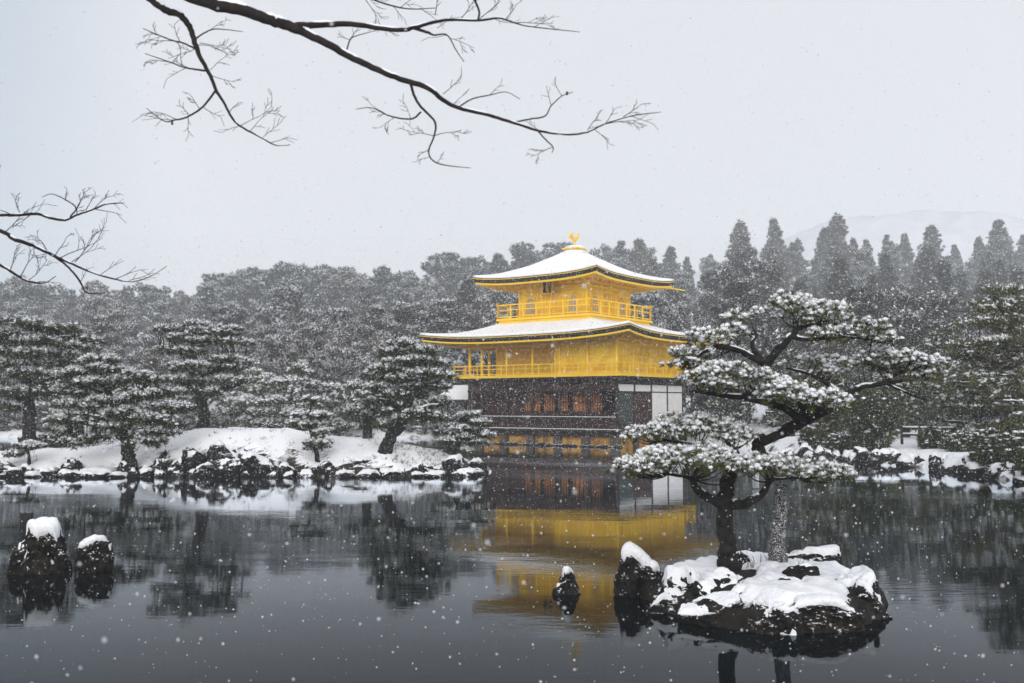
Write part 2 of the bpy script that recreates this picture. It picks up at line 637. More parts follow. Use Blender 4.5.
ISLET = [(wx(640, 13.6), 13.6), (wx(655, 12.9), 12.9), (wx(690, 12.0), 11.95), (wx(730, 11.6), 11.6), (wx(790, 11.4), 11.35), (wx(845, 11.5), 11.5), (wx(876, 12.2), 12.2), (wx(880, 13.0), 13.0),
         (wx(858, 14.2), 14.2), (wx(815, 15.2), 15.2), (wx(760, 15.6), 15.6), (wx(700, 15.3), 15.3), (wx(655, 14.6), 14.6)]


def islet_z(X, Y, d):
    q = np.clip(d / 1.3, 0, 1)
    n1 = lump(X, Y, 3.7) * 0.03 + lump(X, Y, 8.3) * 0.018 + lump(X + 3, Y, 15) * 0.008
    z = 0.17 + 0.17 * q * (2 - q) + n1
    return np.where(d > 0, np.minimum(z, d * 2.6), np.maximum(d * 1.6, -0.5))


M['islet_rock'] = mat('islet_earth', (0.003, 0.003, 0.0025), 0.85, var=(0.022, 0.018, 0.014), scale=6, bump=1.0, bscale=16)
me, islet_hf = island_mesh('islet_ground', ISLET, islet_z, 0.04, M['islet_rock'], wob=0.07, ws=5.5)
islet_ground = link(bpy.data.objects.new('islet_ground', me))
tag(islet_ground, 'dark earth and rock of the small pine islet', 'islet', kind='structure')


def islet_snow_mesh():
    P = np.array(ISLET)
    step = 0.032
    xs = np.arange(P[:, 0].min() - .3, P[:, 0].max() + .3, step)
    ys = np.arange(P[:, 1].min() - .3, P[:, 1].max() + .3, step)
    X, Y = np.meshgrid(xs, ys)
    Z = islet_hf(X, Y)
    d = -poly_sd(X, Y, P)
    nz = np.array([fbm(a * 1.7, b * 1.7, 3.1, 5) for a, b in zip(X.ravel(), Y.ravel())]).reshape(X.shape)
    n8 = np.array([fbm(a * 6.5, b * 6.5, 9.1, 5) for a, b in zip(X.ravel(), Y.ravel())]).reshape(X.shape)
    nz = nz + 0.30 * n8
    # bare rock on the left of the front trunk, along the front edge and the back right
    bare = np.exp(-((X - wx(705, 12.9)) / 0.42) ** 2 - ((Y - 12.7) / 0.55) ** 2) * 1.1
    bare += np.exp(-((X - wx(735, 13.6)) / 0.22) ** 2 - ((Y - 13.5) / 0.45) ** 2) * 1.0
    bare += 0.5 * np.exp(-((X - wx(842, 13.0)) / 0.30) ** 2 - ((Y - 13.0) / 0.5) ** 2)
    cov = np.clip((d - 0.30) / 0.16, -1, 1) * 0.60 + nz * 1.1 + 0.06 - bare * 1.3
    t = np.clip(cov * 1.6, -0.4, 1)
    th = np.where(t > 0, 0.08 * np.clip(t, 0, 1) ** 0.8, t * 0.3)
    zz = Z + th + 0.004 * nz
    nx = len(xs)
    i = (np.arange(len(ys) - 1)[:, None] * nx + np.arange(nx - 1)[None, :]).ravel()
    F = np.stack([i, i + 1, i + nx + 1, i + nx], -1)
    F = F[(t.ravel()[F].max(1) > -0.1)]
    V = np.stack([X, Y, zz], -1).reshape(-1, 3)
    used = np.unique(F)
    remap = np.full(len(V), -1)
    remap[used] = np.arange(len(used))
    return np_mesh('islet_snow', V[used], remap[F], M['snow'], True)


o = link(bpy.data.objects.new('islet_snow', islet_snow_mesh()))
tag(o, 'fresh snow blanket over the pine islet', 'snow', kind='structure')

# ------------------------------------------------------------------ haze
hz = MB().box(-480, 600, -430, 610, -2.2, 112)
m = bpy.data.materials.new('haze_air')
m.use_nodes = True
nt = m.node_tree
nt.nodes.remove(nt.nodes['Principled BSDF'])
pv = nt.nodes.new('ShaderNodeVolumePrincipled')
pv.inputs['Color'].default_value = (0.92, 0.955, 1.0, 1)
pv.inputs['Density'].default_value = 0.00115
pv.inputs['Density Attribute'].default_value = ''
pv.inputs['Temperature Attribute'].default_value = ''
pv.inputs['Anisotropy'].default_value = 0.0
nt.links.new(pv.outputs[0], nt.nodes['Material Output'].inputs['Volume'])
m.cycles.homogeneous_volume = True
hzo = hz.build('haze', m)
tag(hzo, 'pale snow haze filling the air over the pond', 'haze', kind='stuff')


# ------------------------------------------------------------------ golden pavilion
TH = 37.5
PAV = thing('golden_pavilion', 'three storey golden pavilion with snowy curved roofs at the water edge', 'pavilion', (4.318, 67.93, 0), R(-TH))


def part(name, mb, m, parent=PAV, label=None, smooth=False):
    ob = mb.build(name, M[m] if isinstance(m, str) else m, parent, smooth)
    if label:
        ob['label'] = label
    return ob


BX, BY = 5.85, 4.25
BAYX = [-5.85, -3.72, -1.59, 0.54, 2.67, 4.80, 5.85]
BAYX = [-5.85, -4.79, -2.66, -0.53, 1.60, 3.72, 5.85]
BAYY = [-4.25, -2.125, 0, 2.125, 4.25]

# foundation
mb = MB().box(-6.7, 6.7, -5.05, 5.05, -0.9, -0.03)
part('stone_base', mb, 'stone')
for i in range(6):
    x0, x1 = BAYX[i] + 0.17, BAYX[i + 1] - 0.17
    part('under_deck_panel', MB().box(x0, x1, -4.28, -4.18, -0.2, 0.68), 'ochre')
for i in range(4):
    part('under_deck_panel', MB().box(5.78, 5.88, BAYY[i] + 0.17, BAYY[i + 1] - 0.17, -0.2, 0.80), 'wood' if i > 1 else 'ochre')
for x in BAYX:
    part('foundation_post', MB().box(x - 0.27, x + 0.27, -4.55, -4.18, -0.4, 0.93), 'stone')
for y in BAYY[1:]:
    part('foundation_post', MB().box(5.78, 6.08, y - 0.2, y + 0.2, -0.4, 0.93), 'stone')
part('deck_beam', MB().box(-6.3, 6.2, -4.62, -4.45, 0.66, 0.925), 'wood')
mb = MB()
for k in range(30):
    mb.blob((-6.3 + k * .43 + random.uniform(-.1, .1), -4.75 + random.uniform(-.1, .1), 0.0), (random.uniform(.16, .32), .22, random.uniform(.08, .22)), k, 2, .18)
part('footing_stones', mb, 'rock', smooth=True)['kind'] = 'stuff'
# veranda deck of the ground floor
part('veranda_deck', MB().box(-6.5, 6.4, -4.9, 4.8, 0.93, 1.06), 'wood')
mb = MB().box(-6.5, 6.42, -4.93, -4.72, 1.062, 1.10)
mb.box(-6.5, -6.3, -4.72, 4.8, 1.062, 1.10)
part('deck_snow', mb, 'snow')


def railing(x0, x1, y0, y1, z0, h, m, npx, npy, sides='fblr', pr=0.045, rails=(1.0, 0.62, 0.12), rr=0.035, name='railing', over=0.12):
    r = MB()
    S = {'f': ((x0, y0), (x1, y0), npx), 'b': ((x0, y1), (x1, y1), npx), 'l': ((x0, y0), (x0, y1), npy), 'r': ((x1, y0), (x1, y1), npy)}
    for s in sides:
        (ax, ay), (bx_, by_), n = S[s]
        dx, dy = (1, 0) if s in 'fb' else (0, 1)
        for f in rails:
            z = z0 + h * f
            w = rr * (1.15 if f == rails[0] else 0.8)
            e = over if f == rails[0] else 0.0
            r.box(min(ax, bx_) - dx * e - dy * w, max(ax, bx_) + dx * e + dy * w, min(ay, by_) - dy * e - dx * w, max(ay, by_) + dy * e + dx * w, z - w, z + w)
        for i in range(n + 1):
            t = i / n
            cx, cy_ = ax + (bx_ - ax) * t, ay + (by_ - ay) * t
            k = 1.35 if i in (0, n) else 0.85
            hh = h * (1.2 if i in (0, n) else 0.98)
            r.box(cx - pr * k, cx + pr * k, cy_ - pr * k, cy_ + pr * k, z0, z0 + hh)
    return part(name, r, m)


railing(-6.3, 6.25, -4.78, 4.6, 1.06, 0.72, 'wood', 6, 4, 'fl', pr=0.05, rails=(1.0, 0.55), rr=0.04, name='veranda_rail')
part('rail_snow', MB().box(-6.35, 6.28, -4.82, -4.74, 1.828, 1.86), 'snow')
# ground floor: columns, back walls, amber shutters
for x in BAYX:
    part('column', MB().tube([(x, -4.2, 1.06), (x, -4.2, 4.3)], 0.12, 10), 'wood')
for y in BAYY[1:]:
    part('column', MB().tube([(5.82, y, 1.06), (5.82, y, 4.3)], 0.11, 10), 'wood')
mb = MB().box(-5.7, 5.75, -3.2, -3.05, 1.06, 2.15)
mb.box(-5.7, 5.75, -3.2, -3.05, 3.42, 4.3)
mb.box(-5.7, -1.9, -3.19, -3.05, 2.15, 3.42)
mb.box(-5.72, -5.55, -3.05, 4.2, 1.06, 4.3)
mb.box(-5.84, -5.73, -4.0, 4.2, 1.06, 4.25)
mb.box(-5.7, 5.7, 4.05, 4.2, 1.06, 4.3)
part('inner_wall', mb, 'lattice')
mb = MB()
for k in range(30):
    x = -5.6 + k * 0.38
    mb.box(x - 0.03, x + 0.03, -3.26, -3.21, 1.1, 2.1)
for z in (1.3, 1.7, 2.12, 3.44):
    mb.box(-5.7, 5.72, -3.245, -3.2, z - 0.03, z + 0.03)
part('inner_lattice', mb, 'wood')
for x0, x1 in ((-1.85, -0.7), (-0.35, 0.45), (0.75, 1.5), (1.95, 3.2), (3.35, 4.1)):
    pn = part('shutter', MB().box(x0, x1, -3.17, -3.1, 2.17, 3.40), 'amber')
    mb = MB()
    for q in range(4):
        x = x0 + (x1 - x0) * (q + 0.5) / 4
        mb.box(x - 0.022, x + 0.022, -3.2, -3.172, 2.17, 3.4)
    mb.box(x0, x1, -3.198, -3.174, 2.72, 2.79)
    part('shutter_bar', mb, 'lattice', pn)
# low front parapet boards between the columns
mb = MB()
for i in range(6):
    mb.box(BAYX[i] + 0.13, BAYX[i + 1] - 0.13, -4.22, -4.16, 1.08, 1.52)
part('parapet_board', mb, 'lattice')
part('floor_board', MB().box(-5.7, 5.7, -4.15, 4.05, 1.062, 1.10), 'wood')
part('ceiling_board', MB().box(-5.9, 5.9, -4.25, 4.25, 4.26, 4.34), 'wood')
# head beams on both faces
mb = MB().box(-5.95, 5.97, -4.32, -4.08, 3.42, 3.60)
mb.box(-5.95, 5.97, -4.30, -4.1, 3.86, 3.98)
mb.box(5.72, 5.93, -4.07, 4.3, 3.87, 3.97)
mb.box(5.72, 5.93, -4.07, 4.3, 3.37, 3.43)
mb.box(5.72, 5.93, -4.07, 4.3, 1.10, 1.42)
part('head_beam', mb, 'wood')
mb = MB()
for i in range(6):
    mb.box(BAYX[i] + 0.14, BAYX[i + 1] - 0.14, -4.2, -4.14, 3.61, 3.85)
part('transom', mb, 'lattice')
# bracket row below the gilded balcony
mb = MB()
for k in range(25):
    x = -6.2 + k * 0.52
    mb.box(x - 0.11, x + 0.11, -4.62, -4.18, 4.0, 4.30)
for k in range(17):
    y = -4.0 + k * 0.5
    mb.box(5.86, 6.3, y - 0.10, y + 0.10, 4.0, 4.30)
mb.box(-6.5, 6.55, -4.75, -4.60, 4.22, 4.34)
mb.box(6.4, 6.55, -4.60, 4.6, 4.22, 4.34)
part('bracket_row', mb, 'wood')
mb = MB().box(-5.9, 5.86, -4.17, -4.10, 4.0, 4.24)
mb.box(5.76, 5.84, -4.1, 4.2, 4.0, 4.24)
part('bracket_plaster', mb, 'plaster_grey')
# right (east) face: narrow white panels above, two big ones at the far end
for j in range(4):
    y0, y1 = BAYY[j] + 0.13, BAYY[j + 1] - 0.13
    part('transom_panel', MB().box(5.75, 5.91, y0, y1, 3.44, 3.85), 'plaster')
    if j >= 2:
        part('wall_panel', MB().box(5.75, 5.91, y0, y1, 1.43, 3.36), 'plaster')
    else:
        part('wall_panel', MB().box(5.75, 5.84, y0, y1, 1.43, 3.36), 'slate' if j == 0 else 'lattice', label='dark wall panel')

# second storey
Z2 = 4.35
part('second_floor_slab', MB().box(-6.9, 6.6, -4.82, 4.72, Z2, Z2 + 0.17), 'gold')
railing(-6.8, 6.5, -4.73, 4.62, Z2 + 0.17, 0.66, 'gold', 13, 9, 'fblr', pr=0.04, rr=0.03, name='second_balcony_rail')
for x in BAYX:
    part('gilt_column', MB().tube([(x, -4.2, Z2 + .17), (x, -4.2, 7.0)], 0.10, 10), 'gold')
for y in BAYY[1:]:
    part('gilt_column', MB().tube([(5.82, y, Z2 + .17), (5.82, y, 7.0)], 0.10, 10), 'gold')
    part('gilt_column', MB().tube([(-5.82, y, Z2 + .17), (-5.82, y, 7.0)], 0.10, 10), 'gold')
wz0, wz1 = Z2 + 0.172, 7.0
part('gilt_wall', MB().box(1.15, 5.74, -4.16, -4.04, wz0, wz1), 'gold_wall')
part('gilt_wall', MB().box(5.74, 5.84, -4.16, 4.15, wz0, wz1), 'gold_wall')
part('gilt_wall', MB().box(1.15, 1.27, -4.04, -2.1, wz0, wz1), 'gold_wall')
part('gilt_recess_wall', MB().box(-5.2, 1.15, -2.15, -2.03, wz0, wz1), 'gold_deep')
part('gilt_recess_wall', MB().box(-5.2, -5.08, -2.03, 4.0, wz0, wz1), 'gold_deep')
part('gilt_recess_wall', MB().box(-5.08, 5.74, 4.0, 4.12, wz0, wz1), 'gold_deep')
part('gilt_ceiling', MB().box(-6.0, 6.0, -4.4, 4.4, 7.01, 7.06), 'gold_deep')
mb = MB()
for z, t in ((6.42, 0.09), (5.62, 0.05), (4.62, 0.06)):
    mb.box(1.1, 5.72, -4.215, -4.165, z - t, z + t)
    mb.box(5.845, 5.90, -4.2, 4.2, z - t, z + t)
    mb.box(-5.2, 1.14, -2.20, -2.155, z - t, z + t)
mb.box(-5.95, 1.1, -4.27, -4.13, 6.38, 6.56)
mb.box(-5.95, -5.75, -4.12, 4.3, 6.38, 6.56)
for x in (1.2, 2.65, 4.2):
    mb.box(x - 0.04, x + 0.04, -4.20, -4.163, wz0, 6.33)
for y in (-3.2, -1.06, 1.06, 3.2):
    mb.box(5.842, 5.885, y - 0.035, y + 0.035, wz0, 6.33)
for x in (-3.2, -2.6, -1.3, -0.1, 0.6):
    mb.box(x - 0.05, x + 0.05, -2.19, -2.153, wz0, 6.33)
part('wall_batten', mb, 'gold')
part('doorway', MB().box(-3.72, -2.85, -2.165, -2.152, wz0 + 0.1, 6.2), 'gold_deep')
part('doorway', MB().box(0.66, 0.98, -2.165, -2.152, wz0 + 0.1, 6.2), 'lattice')


def hip_roof(a, b, ia, ib, z_eave, z_top, lift, n=28, rn=10, power=1.7, edge=0.30, snow_t=0.17, prefix='roof', wall=(0, 0), soff_z=None, raft=0.30, root=PAV):
    """curved hip roof: bark shingle body with a snow cover, gilded fascia and rafters.  a,b = half extents of the eave; ia,ib of the top"""
    def ring(f, dz, inset=0.0, zmode='top'):
        pts = []
        for s in range(4):
            for i in range(n):
                t = -1 + 2 * i / n
                A, B = ia + (a - inset - ia) * f, ib + (b - inset - ib) * f
                if s == 0:
                    x, y = t * A, -B
                elif s == 1:
                    x, y = A, t * B
                elif s == 2:
                    x, y = -t * A, B
                else:
                    x, y = -A, -t * B
                lf = lift * abs(t) ** 3.2 * f ** 2.5
                z = z_top + (z_eave - z_top) * (1 - (1 - f) ** power) + lf + dz
                if dz > 0.06:
                    z += 0.030 * mnoise.fractal(Vector((x * .9, y * .9, z_top)), 0.9, 2.0, 4) * min(1, dz / 0.12)
                # soft pulled-out corners
                k = 1 + 0.018 * abs(t) ** 5 * f ** 4
                pts.append((x * k, y * k, z))
        return pts
    N = 4 * n

    def strip(mb, rings, closed=True):
        V = np.array([p for r in rings for p in r])
        F = []
        for q in range(len(rings) - 1):
            for i in range(N):
                F.append((q * N + i, q * N + (i + 1) % N, (q + 1) * N + (i + 1) % N, (q + 1) * N + i))
        mb.add(V, F)
    fs = np.linspace(0, 1, rn)
    body = MB()
    strip(body, [ring(f, 0) for f in fs] + [ring(1.0, -edge * 0.55), ring(1.0, -edge, 0.12), ring(0.9, -edge * 0.95)])
    rf = part(prefix, body, 'shingle', smooth=False)
    sn = MB()
    top = [ring(f, snow_t * (1.0 if f < 0.9 else 0.95)) for f in np.linspace(0.0, 0.975, rn)]
    strip(sn, [ring(0.0, 0.0)] + top + [ring(0.992, snow_t * 0.7), ring(0.998, snow_t * 0.3), ring(0.992, 0.004)])
    if ia > 0.05:
        pass
    part('snow_cover', sn, 'roof_snow', rf, smooth=True)
    g = MB()
    strip(g, [ring(1.002, -edge * 0.14), ring(1.005, -edge * 0.16), ring(1.005, -edge * 0.27), ring(1.0, -edge * 0.29)])
    strip(g, [ring(1.0, -edge * 1.02, 0.14), ring(1.0, -edge * 1.35, 0.14), ring(1.0, -edge * 1.35, 0.30), ring(1.0, -edge * 1.02, 0.30)])
    part('gilt_fascia', g, 'gold', rf)
    # soffit from fascia to the wall head, then rafters below it
    wa, wb = wall
    so = MB()
    outer = ring(1.0, -edge * 1.04, 0.28)
    inner = []
    for s in range(4):
        for i in range(n):
            t = -1 + 2 * i / n
            x, y = [(t * wa, -wb), (wa, t * wb), (-t * wa, wb), (-wa, -t * wb)][s]
            inner.append((x, y, soff_z))
    strip(so, [outer, inner])
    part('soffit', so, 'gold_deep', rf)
    ra = MB()
    for s in range(4):
        L, W0, W1 = (a, b - 0.3, wb) if s in (0, 2) else (b, a - 0.3, wa)
        WL = wa if s in (0, 2) else wb
        m_ = int(2 * (L - 0.3) / raft)
        for i in range(m_ + 1):
            t = -1 + 2 * i / m_
            p = t * (L - 0.35)
            # inner end clipped on the hip line
            inn = W1 if abs(p) < WL else W1 + (abs(p) - WL) * (W0 - W1) / max(L - 0.3 - WL, 0.01)
            if W0 - inn < 0.25:
                continue
            zo = z_eave + lift * abs(t) ** 3.2 - edge * 1.12
            f_in = (inn - W1) / (W0 - W1)
            zi = soff_z + (zo - soff_z) * f_in - 0.05
            w = 0.045
            for (c, z, q) in ((0, 0, 0),):
                o_, i_ = W0, inn
                pts = []
                for dd in (-w, w):
                    for (r_, zz) in ((o_, zo), (i_, zi)):
                        for dz in (-0.10, 0.0):
                            q_ = p + dd
                            if s == 0:
                                v = (q_, -r_, zz + dz)
                            elif s == 1:
                                v = (r_, q_, zz + dz)
                            elif s == 2:
                                v = (-q_, r_, zz + dz)
                            else:
                                v = (-r_, -q_, zz + dz)
                            pts.append(v)
                ra.add(pts, [(0, 1, 3, 2), (4, 6, 7, 5), (0, 2, 6, 4), (1, 5, 7, 3), (0, 4, 5, 1), (2, 3, 7, 6)])
    # hip rafters at the four corners
    for sx in (-1, 1):
        for sy in (-1, 1):
            zo = z_eave + lift - edge * 1.1
            ra.tube([(sx * wa, sy * wb, soff_z - 0.1), (sx * (wa + a - .2) / 2, sy * (wb + b - .2) / 2, (soff_z + zo) / 2 - 0.16), (sx * (a - 0.1), sy * (b - 0.1), zo - 0.05)], 0.09, 4)
    part('rafters', ra, 'gold', rf)
    # wall plate with bracket blocks
    br = MB()
    for k in range(2):
        q = 0.12 + 0.14 * k
        zz = soff_z - 0.42 + 0.17 * k
        br.box(-wa - q, wa + q, -wb - q, -wb - q + 0.1, zz, zz + 0.12)
        br.box(wa + q - 0.1, wa + q, -wb - q + 0.1, wb + q, zz, zz + 0.12)
        br.box(-wa - q, -wa - q + 0.1, -wb - q + 0.1, wb + q, zz, zz + 0.12)
    nb = int(2 * wa / 0.62)
    for i in range(nb + 1):
        x = -wa + 2 * wa * i / nb
        br.box(x - 0.07, x + 0.07, -wb - 0.42, -wb - 0.05, soff_z - 0.33, soff_z - 0.12)
    nb = int(2 * wb / 0.62)
    for i in range(nb + 1):
        y = -wb + 2 * wb * i / nb
        br.box(wa + 0.05, wa + 0.42, y - 0.07, y + 0.07, soff_z - 0.33, soff_z - 0.12)
    part('eave_bracket', br, 'gold', rf)
    return rf


hip_roof(8.15, 6.55, 3.55, 3.55, 6.98, 7.97, 0.36, edge=0.33, prefix='lower_roof', wall=(5.95, 4.35), soff_z=7.0)

# third storey
Z3 = 7.95
part('third_floor_slab', MB().box(-3.72, 3.72, -3.72, 3.72, Z3 - 0.25, Z3 + 0.28), 'gold')
part('third_floor_lip', MB().box(-3.85, 3.85, -3.85, 3.85, Z3 + 0.282, Z3 + 0.40), 'gold')
part('balcony_snow', MB().box(-3.8, 3.8, -3.8, 3.8, Z3 + 0.402, Z3 + 0.42), 'gold')
railing(-3.75, 3.75, -3.75, 3.75, Z3 + 0.42, 0.92, 'gold', 7, 7, 'fblr', pr=0.045, rr=0.034, name='third_balcony_rail')
W3 = 2.7
zb, zt = Z3 + 0.422, 10.95
part('third_wall', MB().box(-W3, W3, -W3, W3, zb, zt), 'gold_wall')
for s in (-1, 1):
    for c in (-W3, -0.85, 0.85, W3):
        part('third_column', MB().tube([(c, s * W3, zb), (c, s * W3, zt)], 0.085, 8), 'gold')
        if abs(c) < 2.5:
            part('third_column', MB().tube([(s * W3, c, zb), (s * W3, c, zt)], 0.085, 8), 'gold')
mb = MB()
for z, t in ((10.35, 0.07), (8.62, 0.06), (10.0, 0.04)):
    mb.box(-W3 - 0.055, W3 + 0.055, -W3 - 0.055, -W3 - 0.003, z - t, z + t)
    mb.box(W3 + 0.003, W3 + 0.055, -W3, W3, z - t, z + t)
for q in range(7):
    x = -0.72 + 0.24 * q
    mb.box(x - 0.02, x + 0.02, -W3 - 0.045, -W3 - 0.003, 8.7, 9.95)
    mb.box(W3 + 0.003, W3 + 0.045, x - 0.02, x + 0.02, 8.7, 9.95)
part('door_batten', mb, 'gold')


def bell_window(face, c):
    """bell shaped window: outline wide at the foot, arched and pointed at the head"""
    prof = [(-0.46, 0), (-0.43, 0.55), (-0.40, 0.80), (-0.30, 1.02), (-0.14, 1.13), (0, 1.24), (0.14, 1.13), (0.30, 1.02), (0.40, 0.80), (0.43, 0.55), (0.46, 0)]
    z0 = 8.60

    def P(x, z, d):
        return (c + x, -W3 - d, z0 + z) if face == 'f' else (W3 + d, c + x, z0 + z)
    pts = [P(x, z, 0.02) for x, z in prof]
    V = pts + [P(0, 0.5, 0.02)]
    k = len(pts)
    F = [(i, (i + 1) % k, k) for i in range(k)]
    w = part('bell_window', MB().add(V, None, F), 'paper')
    fr = MB().tube([P(x, z, 0.04) for x, z in prof], 0.055, 6)
    fr.tube([P(-0.5, 0, 0.04), P(0.5, 0, 0.04)], 0.05, 6)
    part('window_frame', fr, 'gold', w)
    la = MB()
    for x, h in ((-0.22, 1.02), (0, 1.18), (0.22, 1.02)):
        la.tube([P(x, 0, 0.035), P(x, h, 0.035)], 0.02, 4)
    for z in (0.35, 0.7):
        la.tube([P(-0.42, z, 0.035), P(0.42, z, 0.035)], 0.018, 4)
    part('window_lattice', la, 'gold_deep', w)


for f in 'fr':
    for c in (-1.77, 1.72):
        bell_window(f, c)
hip_roof(4.9, 4.9, 0.42, 0.42, 10.93, 13.0, 0.26, n=24, rn=14, power=1.5, edge=0.33, prefix='upper_roof', wall=(2.8, 2.8), soff_z=10.95, raft=0.27)

# plaque under the upper eave
pl = part('plaque', MB().box(-0.36, 0.36, -3.27, -3.19, 9.95, 10.72), 'wood')
cu = bpy.data.curves.new('plaque_text', 'FONT')
cu.body = '究\n竟\n頂'
cu.size = 0.27
cu.align_x = 'CENTER'
cu.align_y = 'CENTER'
cu.space_line = 0.85
cu.extrude = 0.012
tmp = bpy.data.objects.new('plaque_text', cu)
link(tmp)
bpy.context.view_layer.update()
me = bpy.data.meshes.new_from_object(tmp.evaluated_get(bpy.context.evaluated_depsgraph_get()))
bpy.data.objects.remove(tmp)
me.materials.clear()
me.materials.append(M['gold'])
lt = link(bpy.data.objects.new('plaque_lettering', me), pl)
lt.location = (0, -3.285, 10.33)
lt.rotation_euler = (R(90), 0, 0)
mb = MB()
for x0, x1, z0, z1 in ((-0.40, -0.362, 9.93, 10.74), (0.362, 0.40, 9.93, 10.74), (-0.36, 0.36, 10.722, 10.76), (-0.36, 0.36, 9.91, 9.948)):
    mb.box(x0, x1, -3.29, -3.18, z0, z1)
part('plaque_frame', mb, 'gold', pl)

# dew basin and phoenix
fin = part('dew_basin', MB().box(-0.5, 0.5, -0.5, 0.5, 12.9, 13.22).box(-0.64, 0.64, -0.64, 0.64, 13.222, 13.30), 'gold')
sc = part('snow_cap', MB().blob((0, 0, 13.33), (0.70, 0.70, 0.22), 3, 3, 0.05).blob((0, 0, 13.02), (0.85, 0.85, 0.17), 4, 3, 0.05), 'snow', fin, smooth=True)
mb = MB()
for k in range(12):
    an = k * math.pi / 6 + 0.39
    mb.blob((0.69 * math.cos(an), 0.69 * math.sin(an), 13.30), (0.07, 0.07, 0.07), k)
part('basin_ornament', mb, 'gold', fin)
ph = MB()
ph.tube(spline([(-0.18, 0, 13.86), (-0.05, 0, 13.84), (0.12, 0, 13.92), (0.25, 0, 14.07), (0.27, 0, 14.22), (0.33, 0, 14.29), (0.45, 0, 14.25)]), np.interp(np.linspace(0, 1, 31), [0, .15, .4, .6, .8, .88, 1], [.03, .09, .085, .04, .03, .045, .01]), 8)
for s in (-1, 1):
    ph.tube([(0.02, s * 0.06, 13.8), (0.04, s * 0.07, 13.55)], 0.025, 5)
    for k in range(5):
        an = R(38 + 17 * k)
        ph.tube(spline([(0.05, s * 0.10, 13.9), (0.02 - 0.22 * math.cos(an), s * (0.22 + 0.05 * k), 13.95 + 0.25 * math.sin(an)), (0.0 - 0.34 * math.cos(an), s * (0.33 + 0.03 * k), 13.98 + 0.46 * math.sin(an))]), np.interp(np.linspace(0, 1, 11), [0, .5, 1], [.02, .028, .008]), 5)
for k in range(5):
    an = R(40 + 16 * k)
    ph.tube(spline([(-0.15, 0, 13.88), (-0.28 - 0.1 * math.cos(an), (k - 2) * 0.04, 14.0 + 0.14 * math.sin(an)), (-0.25 - 0.38 * math.cos(an), (k - 2) * 0.09, 13.95 + 0.5 * math.sin(an))]), np.interp(np.linspace(0, 1, 11), [0, .5, 1], [.022, .03, .008]), 5)
part('phoenix', ph, 'gold', fin, smooth=True)
# thin gilded spout sticking out below the far right eave
part('roof_spout', MB().tube([(3.6, 4.4, 10.75), (4.6, 5.6, 10.72), (5.1, 6.3, 10.62)], 0.045, 6), 'gold')
# small fishing deck on the left side
part('fishing_deck', MB().box(-10.4, -6.5, -1.6, 1.6, 0.85, 1.0), 'wood')
mb = MB()
for x in (-10.2, -8.5):
    for y in (-1.45, 1.45):
        mb.box(x - 0.08, x + 0.08, y - 0.08, y + 0.08, -0.8, 3.1)
part('deck_post', mb, 'wood')
dr = MB()
pr_ = [(-10.9, -2.1, 2.95), (-6.0, -2.1, 2.95), (-6.0, 0, 3.85), (-10.9, 0, 3.85), (-6.0, 2.1, 2.95), (-10.9, 2.1, 2.95)]
dr.add([(x, y, z - 0.14) for x, y, z in pr_] + pr_, [(0, 3, 2, 1), (3, 5, 4, 2), (6, 7, 8, 9), (9, 8, 10, 11), (0, 1, 7, 6), (5, 11, 10, 4), (0, 6, 9, 3), (3, 9, 11, 5), (1, 2, 8, 7), (2, 4, 10, 8)])
dro = part('deck_roof', dr, 'shingle')
sn = MB()
ps = [(x * 1.0, y * 0.985, z + 0.006) for x, y, z in pr_]
sn.add(ps + [(x, y * 0.97, z + 0.19) for x, y, z in ps], [(0, 3, 2, 1), (3, 5, 4, 2), (6, 7, 8, 9), (9, 8, 10, 11), (0, 1, 7, 6), (5, 11, 10, 4), (0, 6, 9, 3), (3, 9, 11, 5), (1, 2, 8, 7), (2, 4, 10, 8)])
part('deck_roof_snow', sn, 'roof_snow', dro)


# ------------------------------------------------------------------ rocks with snow caps
def rock_shapes(seed, sub=4, rough=0.28, facets=10):
    g = np.random.default_rng(seed)
    V, F = ICO[sub]
    W = np.sign(V) * np.abs(V) ** 0.72
    for k in range(facets):                       # cut planes give blunt broken faces
        d = g.normal(size=3)
        d /= np.linalg.norm(d)
        lim = 0.58 + 0.25 * g.random()
        W = W - np.outer(np.clip(W @ d - lim, 0, None) * 0.95, d)
    off = g.random(3) * 50
    nn = np.array([mnoise.fractal(Vector(v * 1.1 + off), 1.0, 2.0, 2) for v in W])
    W = W * (1 + 0.16 * nn)[:, None]
    n2 = np.array([mnoise.fractal(Vector(v * 3.2 + off), 0.8, 2.1, 5) for v in W])
    return W, F, n2


def vnormals(V, F):
    fn = np.cross(V[F[:, 1]] - V[F[:, 0]], V[F[:, 2]] - V[F[:, 0]])
    N = np.zeros_like(V)
    for k in range(3):
        np.add.at(N, F[:, k], fn)
    return N / (np.linalg.norm(N, axis=1)[:, None] + 1e-12)


